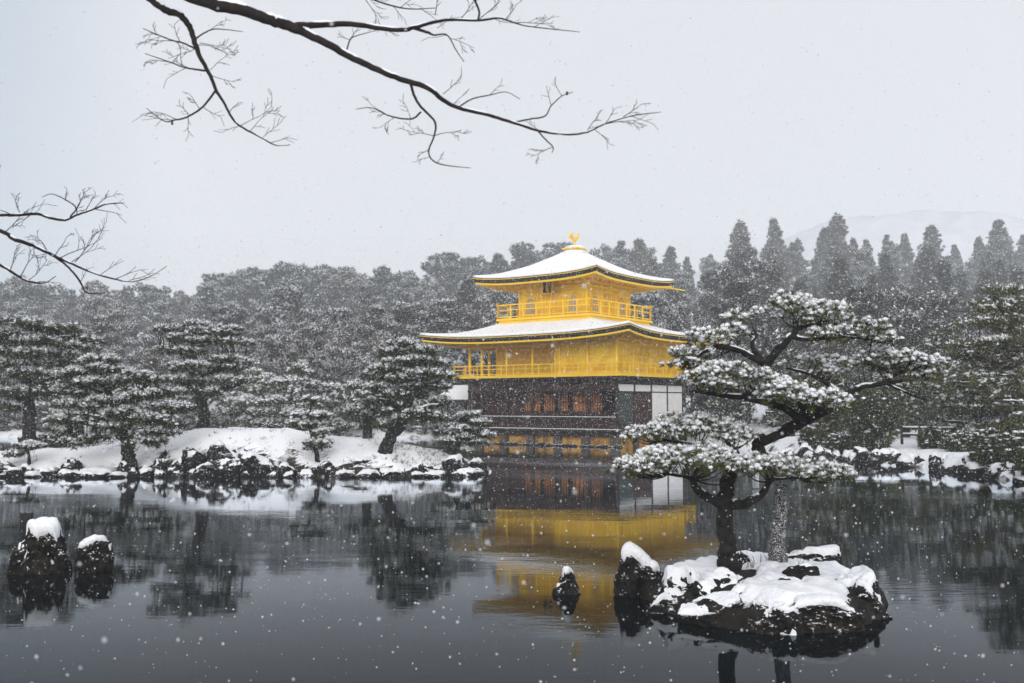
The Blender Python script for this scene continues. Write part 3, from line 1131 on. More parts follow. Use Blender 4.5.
def rock(label, x, y, z, w, d, h, seed, snow=0.45, thick=0.08, sub=4, m='rock', rz=0.0, group=None, cat='rock', name='rock', thr=0.0, taper=0.0, slope=0.0):
    """rock of width w, depth d, rising h above z (its foot goes below)"""
    W, F, n2 = rock_shapes(seed, sub)
    S = np.array([w / 2, d / 2, h * 0.95])
    lo, hi = W.min(0), W.max(0)
    W = (W - (lo + hi) / 2) / ((hi - lo) / 2)
    W[:, :2] *= (1 - taper * np.clip(W[:, 2:3], -0.3, 1))
    W[:, 2] = np.where(W[:, 2] > 0, W[:, 2] * (1 - slope * np.clip((W[:, 0] + 0.5) / 1.4, 0, 1)), W[:, 2])
    V0 = W * S
    ca, sa = math.cos(rz), math.sin(rz)
    V0 = np.stack([V0[:, 0] * ca - V0[:, 1] * sa, V0[:, 0] * sa + V0[:, 1] * ca, V0[:, 2] + h * 0.05], -1)
    N0 = vnormals(V0, F)
    V = V0 + N0 * (n2 * 0.15 * min(w, h, d))[:, None]
    t = thing(name, label, cat, (x, y, z), 0, group)
    link(bpy.data.objects.new('stone', np_mesh('stone', V, F, M[m], False)), t)
    if snow > 0:
        zz = V0[:, 2] / h
        g = np.random.default_rng(seed + 91)
        off = g.random(3) * 30
        n3 = np.array([mnoise.fractal(Vector(v * (3.4 / max(w, h)) + off), 0.7, 2.2, 6) for v in V0])
        cov = N0[:, 2] - (1 - snow) + 0.32 * n3 - 0.25 * np.clip(n2, 0, 1) + 0.30 * (zz - 0.6) - thr
        q = np.clip(cov / 0.30, -1, 1)
        th = np.where(q > 0, np.clip(q, 0, 1) ** 0.9, q)
        U = V0 + np.outer(np.where(th > 0, th * thick, 0), [0, 0, 1.0]) + N0 * (np.where(th > 0, th * thick * 0.3, th * 0.05) + np.clip(n2, 0, 1) * 0.05 * min(w, h, d))[:, None]
        keep = q[F].max(1) > -0.6
        if keep.sum() > 4:
            F2 = F[keep]
            used = np.unique(F2)
            rm = np.full(len(U), -1)
            rm[used] = np.arange(len(used))
            link(bpy.data.objects.new('snow_cap', np_mesh('snow_cap', U[used], rm[F2], M['snow'], True)), t)
    return t


def rock_px(label, x0, x1, ytop, D, zbase=0.0, depth=None, **k):
    w = (x1 - x0) / FPX * D
    top = at((x0 + x1) / 2, ytop, D)
    return rock(label, top.x, D, zbase, w, depth or w * 0.9, top.z - zbase, **k)


rock_px('tall rock standing in the pond, leftmost, under a thick snow cap', 14, 71, 524, 15.6, seed=512, snow=0.50, thick=0.09, m='rock_brown', depth=0.7, sub=5, taper=0.30)
rock_px('low dark block rock in the pond beside the tall capped rock', 80, 114, 539, 15.7, seed=12, snow=0.34, thick=0.05, depth=0.5, sub=5)
rock_px('little snow capped stone alone in the pond before the golden reflection', 552, 579, 571, 13.8, seed=21, snow=0.5, thick=0.05, depth=0.35, taper=0.2)
# islet rocks
g_ = 'rocks built into the pine islet'
rock_px('upright rock at the left tip of the islet, snowy back sloping down to the right', 615, 668, 545, 13.8, seed=47, snow=0.5, thick=0.07, depth=0.6, sub=5, taper=0.05, slope=0.62)
rock_px('broad snow streaked rock left of the front pine trunk', 645, 708, 571, 12.9, seed=33, snow=0.42, thick=0.06, depth=0.7, sub=5)
rock_px('dark ridged rock in front of the front pine trunk foot', 690, 752, 574, 12.6, seed=34, snow=0.12, thick=0.05, depth=0.8, m='rock_bare', sub=5)
rock_px('round dark rock against the right side of the front pine trunk', 728, 752, 552, 14.0, zbase=0.3, seed=35, snow=0.2, thick=0.04)
rock_px('small dark stone lying in snow right of the leaning trunk', 779, 819, 564, 13.0, zbase=0.33, depth=0.35, seed=36, m='rock_bare', snow=0.02, thick=0.03)
rock_px('tiny dark stone poking through snow in the islet middle', 776, 791, 577, 12.7, zbase=0.33, depth=0.12, seed=37, m='rock_bare', snow=0.02, thick=0.02)
rock_px('long dark ledge rock at the back right of the islet', 785, 846, 551, 14.3, zbase=0.3, depth=0.4, seed=38, snow=0.38, thick=0.07)
rock_px('dark boulder on the right end of the islet above the water', 830, 873, 573, 12.7, depth=0.7, seed=39, snow=0.35, thick=0.07, sub=5)
rock_px('outermost right boulder of the islet at the waterline', 850, 886, 585, 12.4, depth=0.6, seed=40, snow=0.30, thick=0.06, sub=5)
rock_px('front waterline rock of the islet below the dark ridged rock', 676, 742, 598, 12.0, depth=0.5, seed=41, snow=0.15, thick=0.05, m='rock_brown', sub=5)
rock_px('squat brown rock at the islet front centre', 738, 790, 604, 11.6, depth=0.5, seed=42, snow=0.2, thick=0.05, m='rock_brown', sub=5)
rock_px('wide brown rock at the islet front right', 782, 860, 600, 11.65, depth=0.5, seed=43, snow=0.22, thick=0.05, m='rock_brown', sub=5)
rock_px('dark rock between the two brown rocks at the islet front', 764, 800, 606, 11.5, depth=0.4, seed=45, snow=0.15, thick=0.04, sub=5)
rock_px('sloping rock at the left front shore of the islet', 640, 690, 590, 12.7, depth=0.6, seed=44, snow=0.3, thick=0.05, sub=5)

# left island shore rocks: (x0, x1, ytop, D, snow, label)
LR = [(-20, 17, 456, 36.3, .15, 'dark boulder at the left edge of the photo on the island shore'),
      (16, 36, 466, 36.3, .3, 'small shore rock right of the left edge boulder'),
      (34, 62, 469, 36.2, .3, 'low shore rock under the snow bank near the left edge'),
      (60, 84, 459, 36.5, .1, 'brown hump rock left of the leaning shore pine'),
      (78, 116, 470, 36.1, .5, 'flat slab rock at the waterline left of the leaning pine'),
      (112, 134, 462, 36.2, .1, 'dark rock at the foot of the leaning shore pine'),
      (138, 152, 468, 36.0, .2, 'small rock just right of the leaning pine foot'),
      (150, 166, 460, 36.2, .15, 'rounded rock below the standing oval stone'),
      (161, 169, 449, 37.2, .05, 'narrow oval stone standing up in the snow slope'),
      (164, 186, 460, 36.0, .4, 'snow topped rock left of the big rock pile'),
      (172, 212, 449, 36.6, .12, 'dark angular rock in the left half of the big rock pile'),
      (190, 218, 464, 35.8, .2, 'low rock at the water below the big rock pile'),
      (208, 252, 442, 36.9, .14, 'tallest jagged rock topping the big rock pile'),
      (216, 240, 460, 35.9, .1, 'dark block rock under the tallest jagged rock'),
      (230, 271, 451, 36.3, .30, 'flat topped rock at the right of the big rock pile'),
      (254, 276, 463, 35.9, .2, 'small rock at the right foot of the big rock pile'),
      (271, 297, 464, 35.9, .2, 'dark pointed rock alone below the snow slope'),
      (296, 316, 472, 35.7, .35, 'flat rock at the waterline left of the sapling pine'),
      (314, 335, 461, 36.2, .1, 'brown boulder beside the sapling pine foot'),
      (333, 356, 472, 35.8, .35, 'low waterline rock right of the sapling pine'),
      (350, 373, 459, 36.8, .45, 'snow capped rock sitting in the slope below the big leaning pine'),
      (354, 382, 472, 35.7, .3, 'long low waterline rock below the snow capped slope rock'),
      (380, 406, 471, 35.8, .25, 'flat dark rock at the waterline below the leaning pine trunk'),
      (402, 436, 462, 36.2, .3, 'wide brown rock on the island right shore'),
      (434, 470, 457, 36.7, .25, 'large round rock near the right tip of the island'),
      (466, 488, 460, 37.3, .3, 'end rock at the right tip of the island'),
      (424, 446, 473, 35.9, .3, 'small rock at the water between the two right shore boulders'),
      (455, 478, 471, 36.1, .35, 'low rock in the water off the island right tip')]
for i, (x0, x1, yt, D, s, lb) in enumerate(LR):
    rock_px(lb, x0, x1, yt, D, seed=100 + i, snow=s * 0.55, thick=0.09, sub=4, m='rock_brown' if i in (3, 18, 23) else 'rock', group='rocks on the left island shore')
rock_px('snow capped stone lantern shaped rock on the far left shore', 19, 36, 432, 46.5, zbase=0.55, seed=140, snow=.55, thick=0.16)
rock_px('dark stone under thick snow on the mound behind the sapling pine', 282, 300, 417, 44.0, zbase=1.0, seed=141, snow=.55, thick=0.2)

# right shore rocks, in a row along the bank with snow between
RS = [(800, 46.7), (860, 43.4), (940, 40.0), (1000, 35.2), (1060, 31)]
gR = np.random.default_rng(5)
side_words = []
n_r = 0
for k in range(40):
    px = 792 + k * 6.6 + gR.normal(0, 2.5)
    D = float(np.interp(px, [q[0] for q in RS], [q[1] for q in RS])) + gR.uniform(-0.5, 1.1)
    wpx = gR.uniform(10, 32)
    hpx = gR.uniform(7, 15)
    gy = HOR + EYE / D * FPX
    rock_px('dark snow flecked rock in the stone edging along the right bank', px - wpx / 2, px + wpx / 2, gy - hpx, D, seed=200 + k, snow=gR.uniform(.05, .36), thick=0.12, sub=3, group='edging rocks of the right bank')
for k in range(34):
    px = 4 + k * 14.2 + gR.normal(0, 3)
    D = 35.75 + gR.uniform(-.15, .35) + (1.0 if px > 470 else 0)
    wpx = gR.uniform(9, 24)
    gy = HOR + EYE / D * FPX
    rock_px('small dark stone in the waterline edging of the left island', px - wpx / 2, px + wpx / 2, gy - gR.uniform(3, 7.5), D, seed=260 + k, snow=gR.uniform(.0, .38), thick=0.07, sub=3, group='waterline stones of the left island')


# ------------------------------------------------------------------ foliage
def blades(g, P, D, n, L, w, bias=1.0):
    """n pointed needles bunches from each point P leaning along D"""
    M_ = len(P)
    d = D[:, None, :] * bias + g.normal(0, 0.62, (M_, n, 3))
    d /= np.linalg.norm(d, axis=2)[:, :, None] + 1e-9
    s = np.cross(d, g.normal(0, 1, (M_, n, 3)))
    s /= np.linalg.norm(s, axis=2)[:, :, None] + 1e-9
    l_ = L * g.uniform(0.7, 1.15, (M_, n, 1))
    b = P[:, None, :] + d * l_ * 0.05
    V = np.stack([b + s * w * 0.5, b - s * w * 0.5, P[:, None, :] + d * l_], 2).reshape(-1, 3)
    F = np.arange(len(V)).reshape(-1, 3)
    return V, F


def blobs(g, P, r, flat=0.6, jit=0.22, sub=1):
    V, F = ICO[sub]
    M_ = len(P)
    r = r * g.uniform(0.6, 1.25, (M_, 1, 1)) * np.concatenate([g.uniform(.8, 1.4, (M_, 1, 2)), np.full((M_, 1, 1), flat)], 2)
    W = V[None] * (1 + jit * g.uniform(-1, 1, (M_, len(V), 1))) * r + P[:, None, :]
    FF = F[None] + (np.arange(M_) * len(V))[:, None, None]
    return W.reshape(-1, 3), FF.reshape(-1, 3)


def pad_tufts(g, c, ax, ay, az, slope=0.0, nl=8, nt=40, rl=0.22, under=0.22):
    """one cloud-pruned pad: a shallow dome of small lobes; gives tuft points, outward directions and lobe centres"""
    c = np.asarray(tuple(c))
    out_p, out_d, lobes = [], [], []
    for i in range(nl):
        a = g.uniform(0, 2 * math.pi)
        q = math.sqrt(g.uniform(0.0, 1.0))
        x, y = ax * q * math.cos(a), ay * q * math.sin(a)
        z = az * (1 - q * q) * g.uniform(0.35, 1.0) + slope * x
        rr = rl * g.uniform(0.7, 1.25)
        lc = c + np.array([x, y, z])
        lobes.append(lc)
        n = max(3, int(nt / nl * (rr / rl) ** 2))
        d = g.normal(0, 1, (n, 3))
        d /= np.linalg.norm(d, axis=1)[:, None]
        d[:, 2] = np.abs(d[:, 2]) * np.where(g.random(n) < under, -0.6, 1)
        out_p.append(lc + d * np.array([rr, rr, rr * 0.55]) * g.uniform(0.75, 1.05, (n, 1)))
        out_d.append(d)
    return np.vstack(out_p), np.vstack(out_d), lobes


def snow_on_tube(pts, rad, g, cover=0.85, off=0.42):
    """ridge of snow lying along the upper side of a limb"""
    P = np.asarray(pts)[:, :3]
    T = np.gradient(P, axis=0)
    T /= np.linalg.norm(T, axis=1)[:, None] + 1e-9
    flat = np.sqrt(np.clip(1 - T[:, 2] ** 2, 0, 1))
    k = np.clip((flat - 0.25) * 2.0, 0, 1) * np.clip(0.55 + 0.5 * np.sin(np.arange(len(P)) * 0.7 + g.uniform(0, 6)) + cover - 0.5, 0.15, 1)
    r = rad * (0.25 + 0.68 * k)
    Q = P.copy()
    Q[:, 2] += rad * off * k
    return Q, r


def build_pine(name, label, cat, base, limbs, pads, look, seed, group=None):
    """limbs: list of (points with radius as 4th column); pads: dict list.  Children: trunk (> snow), crown (> snow)"""
    g = np.random.default_rng(seed)
    base = Vector(tuple(base))
    B = np.array(base[:])
    t = thing(name, label, cat, base, 0, group)
    tk, sn = MB(), MB()
    for i, lb in enumerate(limbs):
        s = spline(lb, n=5, jit=look.get('wob', 0.12), seed=seed + i)
        if i == 0 and look.get('split'):
            k = look['split']
            MB().tube(s[:k + 1, :3] - B, s[:k + 1, 3], look['sides']).build('lower_trunk', M['bark_snowy'], t, True)
            tk.tube(s[k:, :3] - B, s[k:, 3], look['sides'])
        else:
            tk.tube(s[:, :3] - B, s[:, 3], look.get('sides', 8))
        q, r = snow_on_tube(s, s[:, 3] * 0.9, g)
        keep = r > 0.3 * s[:, 3]
        a = 0
        while a < len(q):
            if keep[a]:
                b = a
                while b < len(q) and keep[b]:
                    b += 1
                if b - a >= 3:
                    rr = r[a:b].copy()
                    tp = np.clip(np.minimum(np.arange(len(rr)), np.arange(len(rr))[::-1]) / 2.5 + 0.2, 0, 1)
                    rr *= tp
                    sn.tube(q[a:b] - B, rr, 7)
                a = b
            a += 1
    ends = np.vstack([spline(lb, n=5)[:, :3] for lb in limbs])
    Pn, Dn, nl_all = [], [], []
    for p in pads:
        P_, D_, lob = pad_tufts(g, p['c'], p['ax'], p['ay'], p['az'], p.get('slope', 0), p.get('nl', 8), p.get('nt', 40), p.get('rl', look['rl']), p.get('under', 0.22))
        Pn.append(P_)
        Dn.append(D_)
        cc = np.asarray(tuple(p['c']))
        # twigs from the nearest limb to the lobes of this pad
        if look.get('twig', 0) > 0:
            for lc in lob:
                dd = np.linalg.norm(ends - lc, axis=1)
                e = ends[np.argmin(dd)]
                if dd.min() > look['twigmax']:
                    e = cc + (e - cc) / max(np.linalg.norm(e - cc), 1e-6) * min(look['twigmax'], np.linalg.norm(e - cc))
                mid = (e + lc) / 2 + np.array([0, 0, -0.12 * np.linalg.norm(lc - e)])
                s = spline([(*e, look['twig']), (*mid, look['twig'] * 0.7), (*(lc - [0, 0, .02]), look['twig'] * 0.3)], n=3, jit=0.6, seed=seed)
                tk.tube(s[:, :3] - B, s[:, 3], 4, cap=False)
    P_, D_ = np.vstack(Pn), np.vstack(Dn)
    tko = tk.build('trunk', M[look.get('bark', 'bark')], t, True)
    if sn.n:
        sn.build('snow', M['snow'], tko, True)['kind'] = 'stuff'
    up = D_.copy()
    up[:, 2] += look.get('lift', 0.35)
    V, F = blades(g, P_ - B, up, look['n'], look['L'], look['w'])
    cr_ = link(bpy.data.objects.new('crown', np_mesh('crown', V, F, M[look['needle']])), t)
    sel = (D_[:, 2] > look.get('sthr', 0.15)) & (g.random(len(P_)) < look.get('scov', 0.85))
    S = P_[sel] - B + D_[sel] * look['L'] * 0.35 + np.array([0, 0, look['L'] * 0.25])
    V, F = blobs(g, S, look['sr'], look.get('sflat', 0.6), 0.38)
    ds = D_[sel] * 0.8
    ds[:, 2] += 0.45
    vb, fb = blades(g, P_[sel] - B + np.array([0, 0, look['L'] * 0.12]), ds, look.get('ns', 7), look['L'] * 0.92, look['w'] * 1.5)
    F = np.vstack([F, fb + len(V)])
    V = np.vstack([V, vb])
    link(bpy.data.objects.new('snow', np_mesh('snow', V, F, M['snow'], True)), cr_)['kind'] = 'stuff'
    return t


NEAR = dict(n=22, L=0.095, w=0.010, ns=10, sr=0.031, rl=0.17, needle='needle_near', twig=0.012, twigmax=0.9, sflat=0.80, scov=0.93, sthr=0.02, wob=0.10, sides=12)


def PD(px, py, D, wpx, hpx, dy, dens=1.0, slope=0.0, under=0.13, scale=0.17):
    """a pad given by its middle, width and height in pixels at distance D and its depth in metres"""
    k = D / FPX
    c = at(px, py + hpx * 0.35, D)
    ax, az = wpx * k / 2, hpx * k * 0.75
    nl = max(4, int(ax * dy * 3.14 / (scale * scale) * 0.42))
    return dict(c=c, ax=ax, ay=dy, az=az, nl=nl, nt=int(nl * 15 * dens), slope=slope, under=under, rl=scale)


# --- the two tall pines of the islet
D0 = 13.6


def L3(pts):
    """limb from (px, py, distance, radius in px)"""
    return [(*at(a, b, d), r * d / FPX) for a, b, d, r in pts]


limbsA = [L3([(729, 570, 13.6, 13), (728, 554, 13.6, 9.2), (725, 520, 13.6, 8.0), (726, 492, 13.6, 7.6), (731, 470, 13.65, 6.5), (736, 455, 13.7, 4.5), (728, 444, 13.8, 2.5)]),
          L3([(726, 505, 13.6, 5.5), (708, 498, 13.4, 4.6), (696, 488, 13.3, 4), (690, 478, 13.2, 2.5), (668, 474, 13.1, 1.3)]),
          L3([(727, 506, 13.6, 5.5), (747, 503, 13.4, 4.8), (764, 492, 13.3, 3.6), (772, 480, 13.2, 2), (800, 478, 13.1, 1)]),
          L3([(733, 462, 13.65, 4.5), (715, 452, 13.8, 3.6), (690, 444, 14, 2.4), (660, 440, 14.1, 1.2)])]
padsA = [PD(690, 428, 14.0, 96, 20, 0.7), PD(655, 436, 13.9, 52, 14, 0.5), PD(730, 436, 13.9, 60, 16, 0.5),
         PD(690, 456, 13.1, 100, 20, 0.75), PD(650, 466, 13.0, 72, 16, 0.6, slope=0.12), PD(730, 463, 13.0, 84, 20, 0.65), PD(632, 472, 13.0, 36, 10, 0.35),
         PD(800, 468, 13.4, 70, 18, 0.6), PD(828, 475, 13.3, 46, 14, 0.5, slope=-0.1), PD(778, 466, 13.2, 44, 14, 0.5, dens=0.8)]
build_pine('pine_tree', 'shorter islet pine with straight dark trunk, low snowy pads reaching left over the pond', 'pine tree', at(729, 564, 13.6), limbsA, padsA, NEAR, 51)
limbsB = [L3([(778, 568, 14.0, 12), (777, 554, 14.0, 8.6), (779, 520, 14.0, 7.4), (781, 492, 14.0, 7), (774, 468, 13.95, 6.8), (760, 452, 13.9, 6.2), (760, 442, 13.85, 6.2), (780, 433, 13.8, 6.0), (803, 421, 13.85, 5.8), (806, 408, 13.8, 5.5),
              (789, 396, 13.7, 5), (770, 380, 13.7, 4.6), (766, 366, 13.7, 4.6), (777, 351, 13.7, 4.2), (789, 338, 13.75, 3.5), (800, 328, 13.8, 2.6), (822, 322, 13.9, 1.6)]),
          L3([(766, 366, 13.7, 3.6), (748, 355, 13.6, 3.2), (722, 346, 13.5, 2.8), (706, 351, 13.4, 2.2), (688, 362, 13.35, 1.2)]),
          L3([(762, 362, 13.7, 3), (752, 345, 13.9, 2.2), (757, 335, 14.0, 1.2)]),
          L3([(770, 380, 13.7, 4), (757, 393, 13.4, 3.6), (735, 397, 13.2, 3), (708, 393, 13.1, 2), (690, 391, 13.0, 1)]),
          L3([(803, 422, 13.85, 5), (790, 411, 13.4, 4.2), (768, 403, 13.2, 3.2), (745, 400, 13.1, 1.5)]),
          L3([(791, 337, 13.75, 2.6), (810, 339, 13.7, 2), (845, 337, 13.7, 1.4), (872, 340, 13.7, .8)]),
          L3([(803, 421, 13.85, 5.6), (824, 411, 14.0, 4.6), (843, 398, 14.1, 3.8), (858, 388, 14.15, 3.2), (880, 384, 14.1, 2.4), (908, 380, 14.1, 1.3)]),
          L3([(843, 397, 14.1, 3), (828, 384, 14.4, 2.4), (806, 373, 14.5, 1.6), (786, 368, 14.5, 1)]),
          L3([(880, 384, 14.1, 2), (902, 372, 14.1, 1.5), (926, 366, 14.1, .8)]), L3([(885, 383, 14.1, 1.6), (905, 392, 14.0, 1.2), (925, 400, 14, .7)])]
padsB = [PD(808, 306, 13.8, 76, 22, 0.5, slope=-0.10), PD(846, 322, 13.8, 66, 20, 0.45, slope=-0.22), PD(795, 316, 13.9, 46, 18, 0.45), PD(870, 336, 13.7, 40, 12, 0.35, slope=-0.2), PD(838, 337, 13.6, 64, 12, 0.35),
         PD(742, 319, 13.9, 30, 9, 0.3, dens=0.7), PD(716, 337, 13.5, 56, 14, 0.45, slope=0.15), PD(688, 353, 13.4, 44, 20, 0.4), PD(728, 354, 13.8, 46, 10, 0.3, dens=0.6), PD(690, 366, 13.5, 30, 9, 0.25, dens=0.6),
         PD(722, 376, 13.1, 84, 16, 0.6), PD(762, 385, 13.2, 66, 16, 0.6, slope=-0.1), PD(700, 386, 13.0, 40, 10, 0.4),
         PD(808, 400, 13.2, 106, 18, 0.65, slope=-0.08), PD(778, 398, 13.0, 54, 14, 0.45), PD(838, 407, 13.3, 44, 12, 0.45),
         PD(884, 359, 14.1, 74, 14, 0.5), PD(916, 365, 14.1, 50, 13, 0.45), PD(868, 367, 14.3, 44, 10, 0.4), PD(920, 380, 14.0, 40, 8, 0.35, dens=.7), PD(934, 373, 14.2, 18, 8, 0.25, dens=.8),
         PD(815, 362, 14.6, 50, 10, 0.4, dens=.5), PD(832, 376, 14.5, 40, 9, 0.35, dens=.5)]
build_pine('pine_tree', 'taller crooked islet pine with snow plastered trunk, upper tiers and a limb reaching right', 'pine tree', at(778, 562, 14.0), limbsB, padsB, dict(NEAR, split=21), 52)

# dry stalks on the islet
mb = MB()
for k in range(26):
    px = random.choice([745, 752, 758, 764, 800, 772])
    p = at(px + random.uniform(-6, 6), 562 + random.uniform(-4, 8), 13.6)
    p.z = float(islet_hf(np.array([p.x]), np.array([p.y]))[0]) + 0.02
    h = random.uniform(0.06, 0.22)
    dx = random.uniform(-0.1, 0.1)
    mb.tube(spline([p, p + Vector((dx * 0.4, 0, h * 0.6)), p + Vector((dx, random.uniform(-.05, .05), h))], n=3), np.linspace(0.004, 0.0015, 7), 4)
tag(mb.build('dry_stalk', M['twig']), 'thin dry stalks poking from the islet snow', 'dry stalks', kind='stuff')

# --- garden pines at middle distance
MID = dict(n=12, L=0.22, w=0.028, sr=0.054, rl=0.34, needle='needle', twig=0.03, twigmax=1.6, sflat=0.62, scov=0.85, sthr=0.22, wob=0.10, sides=8)


def mid_pads(D, lst, scale=0.30, dens=1.0, dyk=0.42):
    out = []
    gv = np.random.default_rng(int(lst[0][0] * 7 + lst[0][1] * 13 + 5000))
    for px, py, w, h in lst:
        k = D / FPX
        py += gv.normal(0, 2.0)
        px += gv.normal(0, 2.5)
        w *= gv.uniform(.68, 1.02)
        h *= gv.uniform(.6, 1.5)
        out.append(PD(px, py, D, w, h * 0.62, max(0.5, w * k * dyk), dens=dens, scale=scale * 0.85, under=0.2, slope=gv.normal(0, .09)))
    return out


def auto_pads(g, cx, top, bot, w, n, shape=0.6):
    """stack of flat pads filling a crown outline"""
    lst = []
    for i in range(n):
        f = (i + 0.5) / n
        y = top + (bot - top) * f
        ww = w * (0.35 + 0.65 * math.sin(min(1.0, f / shape) * math.pi / 2)) * (1.0 if f < 0.8 else 0.8)
        k = 1 if ww < 34 else 2
        for q in range(k + (1 if g.random() < 0.6 else 0)):
            pw = ww * g.uniform(0.42, 0.62)
            lst.append((cx + g.uniform(-1, 1) * (ww - pw) / 2, y + g.normal(0, 2.0), pw, g.uniform(6, 10)))
    return lst


gm = np.random.default_rng(77)
# big dark pine at the left edge
limbs = [L3([(29, 452, 40.5, 8), (29, 440, 40.5, 6.5), (30, 415, 40.5, 6), (27, 385, 40.5, 5), (30, 355, 40.5, 3.6), (36, 330, 40.5, 2)]), L3([(29, 405, 40.5, 3.5), (8, 392, 40.5, 2.6), (-20, 386, 40.5, 1)]), L3([(28, 390, 40.5, 3.5), (55, 378, 39.8, 2.4), (82, 376, 39.8, 1)]),
         L3([(29, 360, 40.5, 3), (10, 348, 40.5, 2), (-8, 345, 40.5, 1)]), L3([(31, 350, 40.5, 2.4), (55, 338, 40.5, 1.6), (80, 336, 40.5, .8)])]
build_pine('pine_tree', 'big dark layered pine with straight trunk at the left edge of the photo', 'pine tree', at(29, 449, 40.5), limbs,
           mid_pads(40.5, [(28, 322, 70, 10), (65, 328, 50, 9), (12, 334, 60, 9), (50, 342, 70, 10), (82, 350, 34, 8), (5, 352, 50, 9), (40, 358, 80, 10), (70, 366, 44, 8), (12, 370, 60, 9), (45, 378, 70, 9), (-14, 380, 50, 9), (20, 390, 60, 9), (66, 386, 40, 8), (40, 398, 40, 8), (4, 340, 50, 9), (90, 340, 24, 7), (-20, 360, 40, 9), (8, 404, 40, 8)], dens=1.1), dict(MID, L=0.27, scov=.66), 61)
# leaning pine on the island shore
limbs = [L3([(131, 486, 36.3, 8), (131, 470, 36.4, 7), (128, 452, 36.5, 6.4), (126, 438, 36.6, 6), (120, 418, 36.7, 5), (110, 395, 36.7, 3.5), (100, 372, 36.8, 2)]), L3([(126, 432, 36.6, 4), (145, 418, 36.3, 3), (168, 412, 36, 1.2)]), L3([(124, 430, 36.6, 4), (100, 418, 36.2, 3), (70, 415, 36, 1.3)]),
         L3([(117, 405, 36.7, 3), (140, 390, 36.7, 2), (160, 386, 36.7, 1)]), L3([(112, 400, 36.7, 3), (90, 388, 36.7, 2), (72, 388, 36.7, 1)])]
build_pine('pine_tree', 'wide bushy pine leaning over the island shore, its trunk rising from the waterline rocks', 'pine tree', at(131, 477, 36.4), limbs,
           mid_pads(36.5, [(102, 362, 46, 9), (120, 372, 60, 10), (82, 376, 44, 9), (140, 382, 56, 9), (100, 386, 64, 9), (68, 394, 40, 9), (150, 396, 60, 9), (112, 400, 66, 10), (164, 408, 50, 8), (82, 408, 54, 9), (125, 414, 60, 9), (60, 418, 36, 8), (150, 422, 64, 9), (96, 424, 64, 9), (172, 424, 34, 7), (70, 432, 46, 8), (124, 432, 56, 8), (155, 434, 50, 8), (98, 440, 50, 8), (74, 446, 36, 7), (146, 444, 34, 7)], dens=1.1), MID, 62)
# layered pine on the mound
limbs = [L3([(204, 440, 41, 8), (203, 430, 41, 6.5), (203, 410, 41, 5.6), (200, 392, 41, 5), (198, 372, 41, 3.6), (193, 350, 41, 2.4), (190, 330, 41, 1.4)]), L3([(203, 398, 41, 4), (220, 390, 41, 3.4), (240, 384, 40.8, 1.6)]), L3([(202, 394, 41, 3.6), (184, 384, 41, 2.4), (168, 380, 41, 1)]),
         L3([(199, 376, 41, 3), (222, 366, 41, 2), (244, 362, 41, .8)]), L3([(196, 360, 41, 2.6), (176, 350, 41, 1.8), (160, 347, 41, .8)])]
build_pine('pine_tree', 'umbrella pine with clear flat tiers standing on the island mound', 'pine tree', at(204, 434, 41), limbs,
           mid_pads(41, [(190, 324, 40, 7), (212, 328, 46, 7), (174, 332, 34, 7), (222, 336, 40, 7), (190, 340, 52, 8), (166, 346, 30, 6), (214, 348, 56, 8), (238, 346, 24, 6), (184, 354, 50, 7), (226, 360, 50, 8), (243, 364, 22, 6), (196, 366, 60, 8), (174, 370, 34, 7), (214, 374, 50, 8), (238, 378, 30, 7), (186, 382, 50, 7), (222, 386, 48, 7), (206, 392, 30, 6), (168, 384, 24, 6)], dens=1.0), MID, 63)
# sapling pine
limbs = [L3([(318, 468, 36.8, 3), (317, 455, 36.8, 2.4), (313, 440, 36.8, 2), (310, 425, 36.8, 1.6), (311, 405, 36.8, 1)]), L3([(313, 440, 36.8, 1.4), (326, 436, 36.6, .8)])]
build_pine('pine_tree', 'thin sparse sapling pine on the island slope by a brown boulder', 'pine tree', at(318, 463, 36.8), limbs,
           mid_pads(36.8, [(312, 402, 22, 5), (306, 412, 24, 5), (320, 418, 24, 5), (308, 428, 26, 5), (324, 434, 24, 5), (310, 444, 24, 5), (328, 442, 14, 4), (316, 450, 18, 4)], dens=0.7, scale=0.2), dict(MID, L=0.18, sr=0.06, twig=0.015), 64)
# the big leaning pine right of the mound
limbs = [L3([(384, 456, 37.4, 8), (387, 446, 37.5, 7), (393, 434, 37.5, 6), (401, 424, 37.5, 5.5), (406, 410, 37.5, 5), (408, 390, 37.5, 4), (404, 368, 37.5, 2.6), (402, 346, 37.5, 1.4)]), L3([(404, 418, 37.5, 4), (424, 408, 37.2, 3), (446, 404, 37, 1.2)]), L3([(405, 412, 37.5, 4), (388, 402, 37.2, 3), (368, 398, 37, 1.2)]), L3([(408, 392, 37.5, 3), (428, 380, 37.5, 2), (444, 374, 37.5, 1)]), L3([(407, 384, 37.5, 3), (390, 374, 37.5, 2), (376, 372, 37.5, 1)])]
build_pine('pine_tree', 'dense dark green pine with slanting trunk on the island, just left of the golden pavilion', 'pine tree', at(385, 450, 37.5), limbs,
           mid_pads(37.5, [(404, 344, 36, 10), (394, 352, 34, 9), (418, 352, 44, 10), (404, 362, 56, 10), (430, 364, 32, 9), (388, 370, 46, 10), (420, 374, 60, 11), (440, 380, 24, 8), (398, 382, 60, 10), (374, 388, 34, 9), (426, 390, 54, 10), (402, 396, 60, 10), (376, 402, 40, 9), (438, 402, 32, 8), (414, 408, 60, 10), (388, 412, 50, 9), (366, 396, 26, 8), (430, 418, 40, 8), (402, 420, 40, 8), (382, 424, 26, 7)], dens=1.25), dict(MID, scov=0.62), 65)
